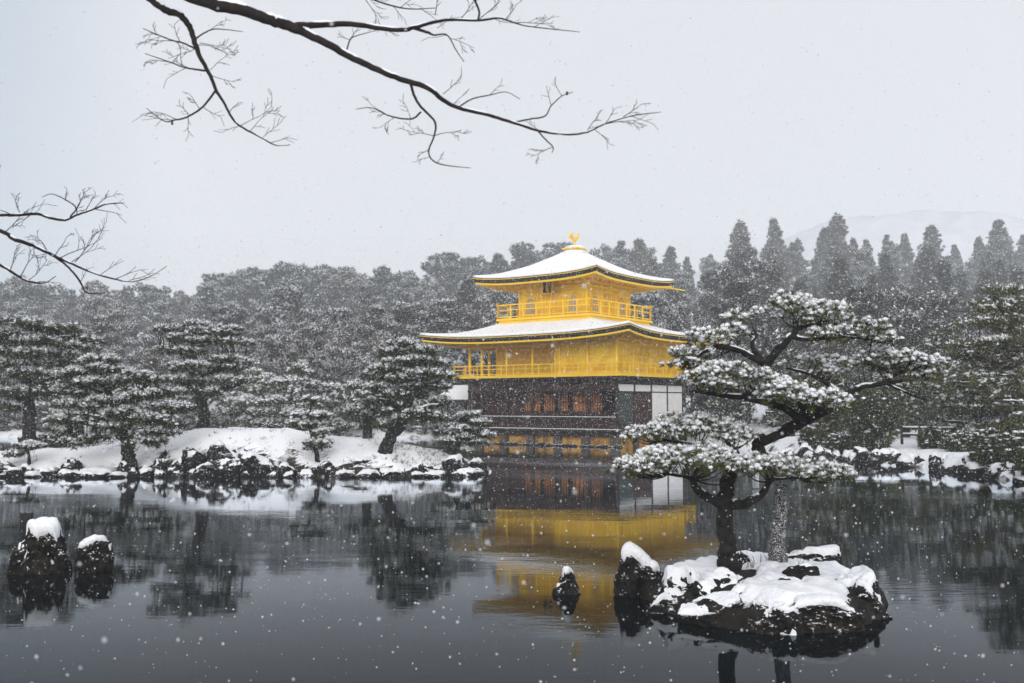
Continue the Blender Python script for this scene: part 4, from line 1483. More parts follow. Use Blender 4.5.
limbs = [L3([(367, 450, 40, 6), (367, 440, 40, 5), (368, 420, 40, 4.4), (366, 400, 40, 3), (370, 380, 40, 1.6)]), L3([(367, 412, 40, 2.6), (352, 402, 40, 1)])]
build_pine('pine_tree', 'straight trunked pine half hidden behind the dense slanting pine', 'pine tree', at(367, 444, 40), limbs,
           mid_pads(40, [(370, 374, 34, 8), (360, 386, 38, 8), (378, 394, 36, 8), (356, 400, 36, 8), (364, 410, 44, 8), (348, 414, 26, 7), (376, 416, 30, 7)], dens=1.0), MID, 66)
# low pine by the island tip
limbs = [L3([(455, 459, 38, 3.6), (455, 450, 38, 3), (460, 440, 38, 2.4), (466, 430, 38, 1.6), (468, 420, 38, 1)]), L3([(458, 443, 38, 2), (446, 436, 38, 1)]), L3([(463, 436, 38, 1.8), (480, 432, 38, .8)])]
build_pine('pine_tree', 'low flat pine bending over the right tip of the island before the pavilion', 'pine tree', at(455, 455, 38), limbs,
           mid_pads(38, [(466, 416, 26, 6), (456, 422, 26, 6), (476, 426, 26, 6), (462, 430, 34, 6), (446, 432, 22, 6), (482, 436, 22, 6), (466, 440, 34, 6), (446, 444, 22, 6), (478, 446, 22, 5), (462, 449, 28, 5)], dens=1.0, scale=0.24), dict(MID, L=0.2, scov=.9), 67)
# small shore pine at far left
limbs = [L3([(28, 470, 37, 2.2), (29, 458, 37, 1.6), (27, 448, 37, 1)])]
build_pine('pine_tree', 'tiny umbrella pine on the snow bank near the left edge', 'pine tree', at(28, 465, 37), limbs, mid_pads(37, [(24, 446, 26, 4), (33, 450, 22, 4), (20, 453, 18, 4)], dens=1.0, scale=0.18), dict(MID, L=0.15, sr=0.06, twig=0.012), 68)

# far shore pines between island and forest (distance, pixel middle, top, base, width, label, needle)
FS = [(76, 262, 374, 433, 74, 'needle_yellow', 'olive tinted snowy pine on the far shore right of the umbrella pine'),
      (72, 300, 366, 436, 60, 'needle', 'frosted round pine on the far shore behind the sapling pine'),
      (74, 336, 384, 436, 54, 'needle', 'low spreading pine on the far shore left of the dense slanting pine'),
      (82, 232, 386, 432, 50, 'needle', 'small pale pine on the far shore behind the umbrella pine trunk'),
      (80, 440, 402, 432, 40, 'needle', 'low pine on the far shore by the fishing deck'),
      (78, 60, 392, 434, 60, 'needle', 'wide pine on the far shore behind the big dark layered pine'),
      (82, 130, 380, 434, 60, 'needle', 'hidden far shore pine behind the leaning shore pine'),
      (84, 180, 388, 434, 44, 'needle', 'far shore pine seen left of the umbrella pine trunk'),
      (82, -20, 376, 434, 70, 'needle', 'far shore pine cut by the left edge of the photo')]
for i, (D, cx, top, bot, w, nd, lb) in enumerate(FS):
    limbs = [L3([(cx, bot + 6, D, 4.2), (cx + 1, bot - 4, D, 3.4), (cx - 2, (top + bot) / 2, D, 2.6), (cx + 2, top + 6, D, 1.2)])]
    for s in (-1, 1):
        limbs.append(L3([(cx, bot - 12, D, 2.2), (cx + s * w * 0.22, bot - 20, D, 1.6), (cx + s * w * 0.4, bot - 22, D, .8)]))
    build_pine('pine_tree', lb, 'pine tree', at(cx, bot, D), limbs, mid_pads(D, auto_pads(gm, cx, top, bot - 8, w, max(4, int((bot - top) / 8))), scale=0.55, dens=0.85),
               dict(MID, L=0.40, w=0.06, sr=0.115, n=10, twig=0.05, twigmax=2.4, needle=nd, bark='bark_far', scov=.9, sthr=.2), 300 + i, group='garden pines of the far shore')

# right bank pines (layered, behind the bank)
RP = [(48, 845, 356, 446, 90, 'needle_yellow', 'dark leaning pine on the right bank behind the islet pine limb', -20),
      (47, 975, 384, 446, 100, 'needle_yellow', 'low green tiered pine on the right bank behind the wooden rail', 6),
      (43, 1006, 292, 440, 150, 'needle_yellow', 'tall tiered pine at the right edge of the photo', 8),
      (52, 905, 372, 440, 90, 'needle_yellow', 'broad low pine on the right bank right of the islet pine limb', 4),
      (56, 955, 330, 440, 84, 'needle', 'middle high pine on the right bank left of the tall edge pine', -6),
      (60, 790, 396, 440, 66, 'needle', 'snow loaded low pine on the right bank half behind the islet pines', 2),
      (66, 725, 388, 440, 56, 'needle', 'low pine beside the white panelled side of the pavilion', 3),
      (40, 1050, 330, 446, 100, 'needle_yellow', 'pine reaching in from beyond the right edge', -14)]
for i, (D, cx, top, bot, w, nd, lb, lean) in enumerate(RP):
    tx = cx + lean
    limbs = [L3([(cx, bot + 6, D, 5.2), (cx + lean * .1, bot - 4, D, 4.4), (cx + lean * .7, bot * .6 + top * .4, D, 3.4), (tx, bot * .3 + top * .7, D, 2.2), (tx - lean * .2, top + 6, D, 1)])]
    for s, f in ((-1, .62), (1, .55), (-1, .4), (1, .32)):
        y = top + (bot - top) * f
        limbs.append(L3([(tx, y + 8, D, 2.6), (tx + s * w * 0.2, y, D - .4, 1.8), (tx + s * w * 0.4, y - 1, D - .8, .8)]))
    build_pine('pine_tree', lb, 'pine tree', at(cx, bot, D), limbs, mid_pads(D, auto_pads(gm, tx, top, bot - 10, w, max(4, int((bot - top) / 8.5)), 0.45), scale=0.40, dens=0.95),
               dict(MID, L=0.28, w=0.038, sr=0.070, n=12, needle=nd, scov=.42, sthr=.30, ns=4), 340 + i, group='garden pines of the right bank')


def shrub(label, px, ytop, ybase, D, w, seed, nd='needle', scov=.6, group=None):
    base = at(px, ybase, D)
    k = D / FPX
    h = (ybase - ytop) * k
    g = np.random.default_rng(seed)
    t = thing('shrub', label, 'shrub', base, 0, group)
    tk = MB()
    n = 90
    P_, D_, lob = [], [], []
    nl = 26
    for i in range(nl):
        d = g.normal(0, 1, 3)
        d /= np.linalg.norm(d)
        lc = np.array([d[0] * w * k / 2 * .8, d[1] * w * k / 2 * .8, h * (0.5 + 0.40 * d[2])])
        q = g.normal(0, 1, (16, 3))
        q /= np.linalg.norm(q, axis=1)[:, None]
        r = 0.22 * h * g.uniform(.7, 1.3)
        P_.append(lc + q * r)
        D_.append(q)
        tk.tube(spline([(0, 0, -0.1), (lc[0] * .4, lc[1] * .4, lc[2] * .5), tuple(lc)], n=3), np.linspace(0.03, 0.008, 7), 4)
    P_, D_ = np.vstack(P_), np.vstack(D_)
    tk.build('stem', M['bark'], t, True)
    L = 0.2 * h ** 0.5
    V, F = blades(g, P_, D_, 14, L, L * .28)
    c = link(bpy.data.objects.new('foliage', np_mesh('foliage', V, F, M[nd])), t)
    sel = (D_[:, 2] > 0.2) & (g.random(len(P_)) < scov)
    V, F = blobs(g, P_[sel] + [0, 0, L * .4], L * .36, .5)
    link(bpy.data.objects.new('snow', np_mesh('snow', V, F, M['snow'], True)), c)
    return t


shrub('dark green leafy shrub on the right bank under the islet pine limb', 872, 396, 446, 45, 44, 401, 'needle', .12)
shrub('snow dusted round shrub at the right edge of the bank', 1006, 430, 470, 36.5, 60, 402, 'needle', .75)
shrub('low snowy shrub on the bank between the wooden rail and the edge shrub', 966, 436, 460, 41.5, 36, 403, 'needle', .8)
shrub('low snow covered bush on the right bank near the pavilion', 818, 424, 452, 48, 30, 404, 'needle', .9)
shrub('white capped bush cut by the right edge of the photo', 1040, 436, 484, 33, 50, 405, 'needle', .8)
shrub('small bush beside the rail on the right bank', 935, 430, 450, 43.5, 26, 406, 'needle', .5)
shrub('snowy bush on the right bank behind the rocks left of the dark green shrub', 842, 432, 454, 46, 24, 407, 'needle', .9)
shrub('small bush on the rear slope of the island mound', 272, 424, 440, 43.5, 22, 408, 'needle', .85)
shrub('low bush at the foot of the big dark layered pine', 52, 436, 452, 45, 30, 409, 'needle', .7)


gg = np.random.default_rng(808)
tv, tf, tn = [], [], 0
for k in range(520):
    if k < 300:
        x, y = wx(gg.uniform(395, 484), 38), gg.uniform(36.6, 41)
    else:
        x, y = wx(gg.uniform(0, 480), 38), gg.uniform(36.4, 42)
    z = float(isl_hf(np.array([x]), np.array([y]))[0])
    if z < .12:
        continue
    n = 7
    b_ = np.array([[x, y, z - .02]]).repeat(n, 0) + gg.normal(0, .05, (n, 3)) * [1, 1, 0]
    d_ = gg.normal(0, .5, (n, 3)) + [0, 0, .8]
    d_ /= np.linalg.norm(d_, axis=1)[:, None]
    l_ = gg.uniform(.05, .20, (n, 1))
    sd_ = np.cross(d_, gg.normal(0, 1, (n, 3)))
    sd_ /= np.linalg.norm(sd_, axis=1)[:, None]
    tv.append(np.stack([b_ + sd_ * .010, b_ - sd_ * .010, b_ + d_ * l_], 1).reshape(-1, 3))
    tf.append(np.arange(3 * n).reshape(-1, 3) + tn)
    tn += 3 * n
M['dry_grass'] = mat('dry_grass', (0.05, 0.038, 0.02), 0.9, var=(0.10, 0.075, 0.04), scale=2)
tag(link(bpy.data.objects.new('dry_grass', np_mesh('dry_grass', np.vstack(tv), np.vstack(tf), M['dry_grass']))), 'withered grass tips poking through the snow of the left island', 'grass', kind='stuff')


# wooden rails
def rail(label, pts, h, npost, name='wooden_rail'):
    a, b = [Vector(p) for p in pts]
    t = thing(name, label, 'fence', a)
    d = b - a
    for i in range(npost):
        p = d * (i / (npost - 1))
        MB().tube([p + Vector((0, 0, -.3)), p + Vector((0, 0, h + .08))], 0.07, 7).build('post', M['wood'], t)
    for f in (1.0, .5):
        r = MB().tube([Vector((0, 0, h * f)) - d * .03, d * .5 + Vector((0, 0, h * f - .01)), d * 1.03 + Vector((0, 0, h * f))], 0.055, 7).build('rail_bar', M['wood'], t, True)
        MB().tube([Vector((0, 0, h * f + .045)), d * .5 + Vector((0, 0, h * f + .04)), d + Vector((0, 0, h * f + .045))], 0.05, 7).build('snow', M['snow'], r, True)
    return t


rail('low wooden rail with snowy top bars on the right bank', (at(902, 441, 47), at(956, 442, 46)), 0.62, 4)
rail('wooden rail crossing the snow behind the islet pines', (at(752, 446, 60), at(836, 442, 56)), 0.7, 6)
rail('dark wooden rail on the far shore left of the fishing deck', (at(400, 434, 79), at(446, 434, 79)), 1.0, 5)


# ------------------------------------------------------------------ forest
def forest_proto(kind, seed, frost=1.0):
    """(trunk mesh, crown mesh) about 10 m tall, foot at the origin"""
    g = np.random.default_rng(seed)
    lob = []                                        # (centre, radius)
    tk = MB()
    H_ = 10.0
    lean = g.normal(0, 0.25, 2)
    if kind == 'cedar':
        for i in range(150):
            f = g.uniform(0.0, 1) ** 0.85
            z = 1.6 + f * 8.1
            Rm = 2.9 * (1 - f) ** 0.85 * (1 + .18 * math.sin(z * 5 + seed)) + 0.06
            a = g.uniform(0, 6.283)
            q = g.uniform(0.3, 1.0)
            lob.append(((Rm * q * math.cos(a), Rm * q * math.sin(a), z - 0.35 * q * Rm), 0.50 * (1 - f * .5)))
        lob += [((0, 0, 9.75), .16), ((0.05, 0, 9.5), .22), ((-.1, .1, 9.1), .3)]
    elif kind == 'broad':
        for i in range(40):
            d = g.normal(0, 1, 3)
            d /= np.linalg.norm(d)
            q = g.uniform(.45, 1) ** .5
            lob.append(((d[0] * 2.9 * q, d[1] * 2.9 * q, 6.2 + d[2] * 3.4 * q), g.uniform(.6, 1.0)))
    elif kind == 'tall':
        for i in range(40):
            f = g.uniform(0, 1)
            a = g.uniform(0, 6.283)
            Rm = 1.9 * math.sin(min(1, 0.25 + f) * math.pi * .86) ** .7 + .2
            q = g.uniform(.3, 1.0)
            lob.append(((Rm * q * math.cos(a), Rm * q * math.sin(a), 3.0 + f * 6.5), g.uniform(.45, .8)))
    elif kind == 'pine':
        for i in range(9):
            f = i / 8
            z = 4.0 + f * 5.6
            Rm = 2.4 * (1 - f) ** .5 + .5
            for k in range(5 if f < .8 else 3):
                a = g.uniform(0, 6.283)
                q = g.uniform(.2, 1)
                lob.append(((Rm * q * math.cos(a), Rm * q * math.sin(a), z + g.normal(0, .15)), .6))
    elif kind == 'bush':
        for i in range(30):
            d = g.normal(0, 1, 3)
            d /= np.linalg.norm(d)
            lob.append(((d[0] * 5.2, d[1] * 5.2, 4.6 + d[2] * 4.4), g.uniform(1.1, 1.7)))
    tk.tube([(0, 0, -1.5), (0, 0, 0), (lean[0] * .5, lean[1] * .5, 5), (lean[0], lean[1], 9.2)], [.30, .25, .17, .04], 7)
    V_, F_, MI = [], [], []
    nv = 0
    Ps, Ds = [], []
    for c, r in lob:
        n = int(34 * (r / .65) ** 2) if kind != 'bush' else 40
        d = g.normal(0, 1, (n, 3))
        d /= np.linalg.norm(d, axis=1)[:, None]
        flat = .45 if kind == 'pine' else .75
        Ps.append(np.array(c) + d * r * np.array([1, 1, flat]) * g.uniform(.55, 1.1, (n, 1)))
        Ds.append(d)
        if g.random() < .7 and kind != 'bush':
            tk.tube([(lean[0] * .6, lean[1] * .6, max(1.5, c[2] - 1.0)), ((c[0]) * .6, c[1] * .6, c[2] - .3), c], [.07, .05, .02], 4, cap=False)
    P_, D_ = np.vstack(Ps), np.vstack(Ds)
    L = .42 if kind != 'bush' else .75
    up = D_.copy()
    up[:, 2] += .15
    v1, f1 = blades(g, P_, up, 9, L, L * .30)
    # snow: flat flakes lying on the upper sides
    thr = {'cedar': 0.0, 'broad': -.35, 'tall': -.35, 'pine': -.05, 'bush': -.15}[kind]
    sel = (D_[:, 2] > thr) & (g.random(len(P_)) < {'cedar': .85, 'broad': .95, 'tall': .95, 'pine': .95, 'bush': .95}[kind] * frost)
    Q = P_[sel] + np.array([0, 0, L * .42])
    m3 = 4 if kind == 'cedar' else 8
    dirs = g.normal(0, 1, (len(Q), m3, 3)) * np.array([1, 1, .38])
    dirs /= np.linalg.norm(dirs, axis=2)[:, :, None]
    sd = np.cross(dirs, np.array([0, 0, 1.0]) + g.normal(0, .35, (len(Q), m3, 3)))
    sd /= np.linalg.norm(sd, axis=2)[:, :, None]
    c0 = Q[:, None, :] + g.normal(0, L * .28, (len(Q), m3, 3))
    ll = L * .44
    v2 = np.stack([c0 - dirs * ll * .5 + sd * ll * .32, c0 - dirs * ll * .5 - sd * ll * .32, c0 + dirs * ll * .8], 2).reshape(-1, 3)
    f2 = np.arange(len(v2)).reshape(-1, 3) + len(v1)
    V = np.vstack([v1, v2])
    F = np.vstack([f1, f2])
    mi = np.concatenate([np.zeros(len(f1)), np.ones(len(f2))])
    return tk.mesh('trunk', M['bark_far'], True), np_mesh('crown', V, F, [M['needle_brown'] if seed % 7 == 3 else M['needle_far'], M['snow']], False, mi)


PROTO = {k: [forest_proto(k, s) for s in ss] for k, ss in dict(cedar=(1000, 1001, 1002, 1004), broad=(1010, 1011, 1012, 1015), tall=(1020, 1021, 1022), pine=(1030, 1031), bush=(1041, 1042, 1044)).items()}
PROTO_BARE = {k: [forest_proto(k, s, .42) for s in ss] for k, ss in dict(cedar=(2000, 2001), broad=(2010, 2012, 2005), tall=(2020, 2021), pine=(2030,), bush=(2042, 2044)).items()}
# brown-leaved variant (seed % 7 == 3)
PROTO['broad'].append(forest_proto('broad', 1046 + 7 * 0 - 1046 + 1053 - (1053 % 7) + 3))

# skyline read off the photograph
SKX = [-120, 0, 50, 100, 140, 190, 215, 240, 290, 350, 400, 430, 445, 470, 500, 522, 560, 600, 640, 665, 700, 725, 742, 775, 800, 840, 870, 905, 935, 960, 1003, 1024, 1150]
SKY = [270, 276, 285, 288, 286, 292, 274, 268, 264, 268, 268, 258, 254, 260, 256, 247, 246, 242, 242, 248, 248, 240, 226, 224, 240, 217, 242, 236, 228, 246, 224, 238, 225]
ft = np.random.default_rng(99)
KW = {'cedar': 'pointed cedar', 'broad': 'rounded broadleaf tree', 'tall': 'slender evergreen', 'pine': 'flat tiered forest pine', 'bush': 'low round thicket'}


def forest_tree(kind, px, D, top_py, label, group, width=1.0, z0=None, var=None):
    X = wx(px, D)
    z = float(ground_h(np.array([X]), np.array([float(D)]))[0]) if z0 is None else z0
    ztop = at(px, top_py, D).z
    h = max(2.0, ztop - z)
    PR = PROTO_BARE if px > 690 and D < 200 else PROTO
    v = PR[kind][int(ft.integers(len(PR[kind]))) if var is None else var]
    s = h / 10.0
    sx = s * width
    t = thing('cedar_tree' if kind == 'cedar' else ('thicket' if kind == 'bush' else ('pine_tree' if kind == 'pine' else 'forest_tree')), label, 'tree' if kind != 'bush' else 'bush', (X, D, z - .1), ft.uniform(0, 6.28), group)
    t.scale = (sx, sx, s)
    link(bpy.data.objects.new('trunk', v[0]), t)
    link(bpy.data.objects.new('crown', v[1]), t)
    return t


# named skyline trees, right side cedars first
DEEP = 2.15
SK = [(742, 128, 220, 'cedar', .85, 'tall misty cedar with the ragged top, first of the cedar row right of the pavilion'),
      (776, 131, 218, 'cedar', .75, 'lopsided cedar with a clubbed top, second in the cedar row right of the pavilion'),
      (800, 140, 238, 'cedar', .8, 'lower cedar in the gap left of the highest cedar'),
      (840, 126, 213, 'cedar', .9, 'highest cedar of the skyline, a broad pointed crown above the islet pine'),
      (869, 134, 239, 'cedar', .8, 'shorter cedar just right of the highest cedar'),
      (890, 138, 234, 'cedar', .75, 'left one of a close pair of cedars right of the highest cedar'),
      (908, 136, 233, 'cedar', .75, 'right one of a close pair of cedars right of the highest cedar'),
      (935, 128, 225, 'cedar', .95, 'dense cedar with a wide foot between the cedar pair and the edge cedar'),
      (958, 138, 244, 'cedar', .8, 'small rounded cedar in the dip left of the edge cedar'),
      (1003, 126, 219, 'cedar', .9, 'sharp pointed cedar near the right edge of the photo'),
      (983, 134, 236, 'cedar', .8, 'cedar shoulder to the left of the sharp edge cedar'),
      (1028, 134, 234, 'cedar', .9, 'cedar cut by the right edge of the photo on the skyline'),
      (712, 138, 254, 'cedar', .9, 'low cedar between the pavilion roof tip and the cedar row'),
      (640, 126, 238, 'cedar', 1.0, 'pale cedar on the skyline just right of the phoenix finial'),
      (622, 132, 240, 'cedar', .9, 'faded cedar directly right of the roof peak'),
      (672, 130, 246, 'cedar', .9, 'pale cedar above the right tip of the upper roof'),
      (528, 122, 243, 'tall', 1.0, 'round topped tree on the skyline left of the roof peak'),
      (556, 138, 240, 'tall', 1.0, 'faint tree just behind the roof peak on its left'),
      (498, 118, 253, 'cedar', 1.0, 'grey cedar on the skyline above the left tip of the upper roof'),
      (440, 118, 251, 'tall', 1.2, 'domed tree highest on the left skyline between dense pine and pavilion'),
      (470, 124, 257, 'tall', 1.0, 'pale tree between the domed tree and the upper roof tip'),
      (380, 104, 267, 'pine', .9, 'bent headed pine on the skyline above the dense slanting pine'),
      (350, 110, 266, 'broad', .8, 'pale frosted crown on the skyline left of the bent headed pine'),
      (322, 112, 264, 'tall', 1.1, 'narrow crown on the skyline above the sapling pine'),
      (292, 104, 262, 'broad', .9, 'broad frosted crown highest above the far shore olive pine'),
      (243, 102, 267, 'broad', .85, 'fluffy crown on the skyline right of the umbrella pine'),
      (218, 108, 272, 'tall', 1.1, 'crown on the skyline right above the umbrella pine'),
      (95, 100, 281, 'broad', .7, 'dark dome on the skyline right of the left branch tips'),
      (120, 104, 285, 'broad', .7, 'second dark dome beside the left branch tips'),
      (150, 102, 284, 'tall', 1.1, 'frosted tree on the skyline left above the umbrella pine'),
      (180, 108, 290, 'broad', .7, 'tree in the skyline dip above the umbrella pine'),
      (50, 102, 282, 'broad', .8, 'tree on the skyline behind the left branch tips'),
      (12, 100, 276, 'broad', .8, 'tree on the skyline at the left edge of the photo')]
for px, D, ty, kd, w, lb in SK:
    forest_tree(kd, px, D * DEEP, ty, lb, 'trees on the misty skyline', w * 1.3)


def region(px):
    if px < 200:
        return 'left edge part of the forest'
    if px < 430:
        return 'forest between the umbrella pine and the pavilion'
    if px < 700:
        return 'forest right behind the golden pavilion'
    return 'forest behind the right bank'


rows = [(87, .60, 15, 'low'), (95, .50, 15, 'low'), (106, .40, 15, 'mid'), (122, .30, 16, 'mid'), (146, .21, 17, 'up'), (180, .14, 18, 'up'), (222, .07, 19, 'top'), (268, .03, 22, 'top'), (310, .015, 24, 'top')]
for D, fr, step, kd in rows:
    px = -150 + ft.uniform(0, 20)
    while px < 1190:
        sk = float(np.interp(px, SKX, SKY))
        if kd in ('up', 'top') and 215 < px < 1190:
            pass
        if 690 < px and D < 125:
            Dx = D * .84       # the right bank is nearer
        else:
            Dx = D
        rel = fr + ft.normal(0, .07)
        top = sk + max(3, (405 - sk) * rel + 6)
        right = px > 690
        if kd == 'low':
            k = ft.choice(['broad', 'bush', 'pine', 'broad'])
        elif kd == 'mid':
            k = ft.choice(['broad', 'tall', 'broad', 'pine'])
        else:
            k = ft.choice(['cedar', 'cedar', 'tall', 'cedar']) if px > 590 else ft.choice(['broad', 'tall', 'broad', 'cedar'])
        w = {'cedar': 1.05, 'broad': .8, 'tall': .95, 'pine': .95, 'bush': .75}[k] * ft.uniform(.85, 1.15)
        reg = region(px)
        forest_tree(k, px, Dx, top, 'snow dusted %s in the %s' % (KW[k], reg), '%ss of the %s' % (KW[k], reg), w)
        px += 1000.0 / FPX * (step * 3.0) * ft.uniform(.75, 1.2) * (100 / D) ** .3 * .84 * (.85 if kd == 'top' else 1)


for k in range(20):
    px = -30 + k * 25 + ft.normal(0, 5)
    D = float(np.interp(px, [0, 260, 430, 500], [80.5, 77.5, 78.5, 81.5])) + ft.uniform(.2, 1.5)
    forest_tree('bush', px, D, 434 - ft.uniform(8, 22), 'low snowy bush along the edge of the far shore behind the left island', 'bushes edging the far shore', ft.uniform(1.0, 1.5))


# pale leafless tree with frosted twigs between the far shore pines
def bare_tree(label, px, ybase, D, h, seed):
    g = np.random.default_rng(seed)
    base = at(px, ybase, D)
    t = thing('bare_tree', label, 'tree', base)
    mb, sn = MB(), MB()

    def grow(p, d, L, r, lv):
        n = 5
        pts = [p]
        for i in range(n):
            d = (d + Vector(g.normal(0, .16, 3)) + Vector((0, 0, .03))).normalized()
            pts.append(pts[-1] + d * L / n)
        rr = np.linspace(r, r * .5, n + 1)
        (mb if lv < 2 else sn).tube(pts, rr, 5 if lv < 2 else 4, cap=False)
        if lv >= 4:
            return
        for q in range(3 + (lv > 0)):
            i = int(g.integers(2, n + 1))
            nd = (d + Vector(g.normal(0, .62, 3))).normalized()
            grow(pts[i], nd, L * g.uniform(.5, .8), r * .5, lv + 1)
    grow(Vector((0, 0, -.3)), Vector((g.normal(0, .12), 0, 1)), h * .42, h * .016, 0)
    mb.build('trunk', M['bark_far'], t, True)
    sn.build('twigs', M['frost'], t)
    return t


bare_tree('leafless tree with frosted twigs behind the far shore pines left of the dense slanting pine', 335, 432, 83, 9.5, 5)
bare_tree('leafless frosted tree beside the right bank pines', 935, 432, 62, 7.5, 8)
bare_tree('leafless frosted tree behind the far shore by the fishing deck', 425, 430, 86, 8, 9)

# ------------------------------------------------------------------ bare tree overhead: trunk outside the view, its limbs over the pond
TX, TY = -4.3, 4.2
zg = float(ground_h(np.array([TX]), np.array([TY]))[0])
OT = thing('maple_tree', 'bare tree whose dark snow lined branches hang across the sky', 'tree', (TX, TY, zg))
OB = np.array([TX, TY, zg])
gt = np.random.default_rng(31)
tr = spline([(TX, TY, zg - .3, .24), (TX, TY, zg + .3, .19), (TX - .1, TY + .1, 2.6, .16), (TX + .05, TY, 4.2, .14), (TX - .05, TY, 5.6, .11), (TX - .3, TY + .1, 7.4, .06)], n=6)
MB().tube(tr[:, :3] - OB, tr[:, 3], 12).build('trunk', M['bark'], OT, True)


def twig_fan(mb, p, d, L, r, lv, g, flat=0.35):
    n = 5
    pts = [p]
    dd = d
    for i in range(n):
        dd = (dd + Vector((g.normal(0, .11), g.normal(0, .11) * flat, g.normal(0, .11)))).normalized()
        pts.append(pts[-1] + dd * L / n)
    mb.tube(pts, np.linspace(r, max(r * .5, .0009), n + 1), 4, cap=False)
    if lv <= 0:
        return
    for i in range(1, n + 1):
        if g.random() < (.72 if i > 1 else .3):
            s = 1 if (i + int(g.integers(2))) % 2 else -1
            a = s * g.uniform(.35, .75)
            nd = Vector((dd.x * math.cos(a) - dd.z * math.sin(a), dd.y + g.normal(0, .3) * flat, dd.x * math.sin(a) + dd.z * math.cos(a))).normalized()
            twig_fan(mb, pts[i], nd, L * g.uniform(.3, .52), max(r * .6, .001), lv - 1, g, flat)


def limb_px(pts, D):
    """(px, py, half width px[, distance]) to xyz, radius"""
    out = []
    for q in pts:
        d = q[3] if len(q) > 3 else D
        out.append((*at(q[0], q[1], d), q[2] * d / FPX))
    return out


def branch(limbs, fans, D, seed, name='branch'):
    g = np.random.default_rng(seed)
    mb, sn = MB(), MB()
    for i, (lp, snow) in enumerate(limbs):
        s = spline(limb_px(lp, D), n=6, jit=.10, seed=seed + i)
        mb.tube(s[:, :3] - OB, s[:, 3], 9)
        if snow:
            q, r = snow_on_tube(s, s[:, 3] * .85, g, .7 if snow == 1 else snow, .75)
            sn.tube(q - OB, r, 8)
    for px, py, ang, Lpx, r, lv in fans:
        a = R(ang)
        twig_fan(mb, at(px, py, D) - Vector(OB), Vector((math.cos(a), g.uniform(-.35, .35), math.sin(a))).normalized(), Lpx * 0.82 * D / FPX, r * D / FPX, lv, g)
    b = mb.build(name, M['twig'], OT, True)
    if sn.n:
        sn.build('snow', M['snow'], b, True)['kind'] = 'stuff'
    return b


# long main limb with its upper fork
branch([([(-505, -330, 17, 4.2), (-260, -250, 14, 4.1), (0, -110, 10), (130, -34, 7.5), (200, 0, 6.6), (245, 11, 6.0), (272, 21, 5.6), (292, 27, 5.2), (318, 39, 4.0), (345, 54, 3.7), (372, 67, 3.2), (400, 79, 2.9), (428, 88, 2.7), (451, 105, 2.1), (488, 115, 1.7), (515, 123, 1.5), (540, 131, 1.2), (568, 134.5, 1.0), (587, 132, .9), (605, 124, .75), (631, 116, .6), (661, 112, .35)], 1),
        ([(290, 26, 4.2), (318, 25, 3.2), (350, 24, 2.8), (398, 30, 2.3), (414, 27.5, 2.0), (445, 20, 1.5), (478, 20.5, 1.2), (499, 18, 1.0), (515, 23, .8), (534, 27, .6), (580, 32, .35)], 1),
        ([(414, 28, 1.8), (428, 32.5, 1.4), (434, 35, .9), (447, 35, .7), (456, 50, .55), (464, 62, .35)], 0),
        ([(411, 84, 1.5), (414, 95, 1.4), (421, 107, 1.3), (435, 122, 1.1), (434, 136, .9), (429, 149, .8), (430, 157, .7), (437, 163, .7), (451, 166, .5), (471, 168, .3)], 0),
        ([(421, 112, 1.0), (411, 119, .9), (390, 116, .7), (372, 108, .5), (356, 109, .3)], 0),
        ([(515, 122, .9), (530, 119, .8), (545, 116, .7), (551, 106, .6), (562, 96, .5), (573, 92, .3)], 0),
        ([(538, 131, .8), (545, 139, .7), (553, 147, .6), (552, 153, .3)], 0),
        ([(459, 107, .8), (472, 99, .7), (490, 95, .55), (506, 92, .4), (520, 99, .3)], 0),
        ([(472, -6, 1.2), (479, 11, 1.1), (478, 20, 1.0)], 0),
        ([(346, 53, .8), (350, 40, .7), (356, 36, .5), (378, 30, .3)], 0)],
       [(443, 94, 40, 30, .5, 1), (490, 95, 50, 18, .4, 1), (551, 106, 100, 22, .4, 1), (562, 96, 130, 20, .4, 1), (587, 132, 60, 26, .5, 2), (605, 124, 55, 22, .5, 1), (605, 124, 20, 44, .5, 2), (620, 119, 35, 34, .5, 2), (631, 116, -20, 30, .4, 1), (595, 130, -30, 24, .4, 1), (553, 147, 200, 26, .4, 2), (434, 136, 20, 36, .45, 2), (434, 136, 165, 30, .45, 2), (430, 149, 210, 20, .4, 1),
        (390, 116, 150, 30, .4, 2), (395, 117, 215, 24, .4, 2), (411, 119, 120, 26, .4, 1), (350, 40, 160, 22, .4, 1), (350, 40, 70, 20, .4, 1), (460, 20, 60, 30, .5, 2), (478, 20, 40, 40, .5, 2), (505, 20, 45, 26, .5, 2), (515, 23, 15, 40, .5, 2), (534, 27, 30, 30, .4, 1), (495, 19, -40, 26, .4, 1), (447, 35, 190, 24, .4, 1), (449, 38, -10, 34, .4, 2), (435, 15, 80, 26, .5, 1), (437, 28, 35, 26, .4, 1), (380, 28, -15, 26, .4, 1), (540, 131, 150, 18, .3, 1), (452, 105, 30, 22, .4, 1),
        (437, 163, 60, 14, .4, 1), (430, 157, 190, 16, .3, 1)], 4.0, 11)
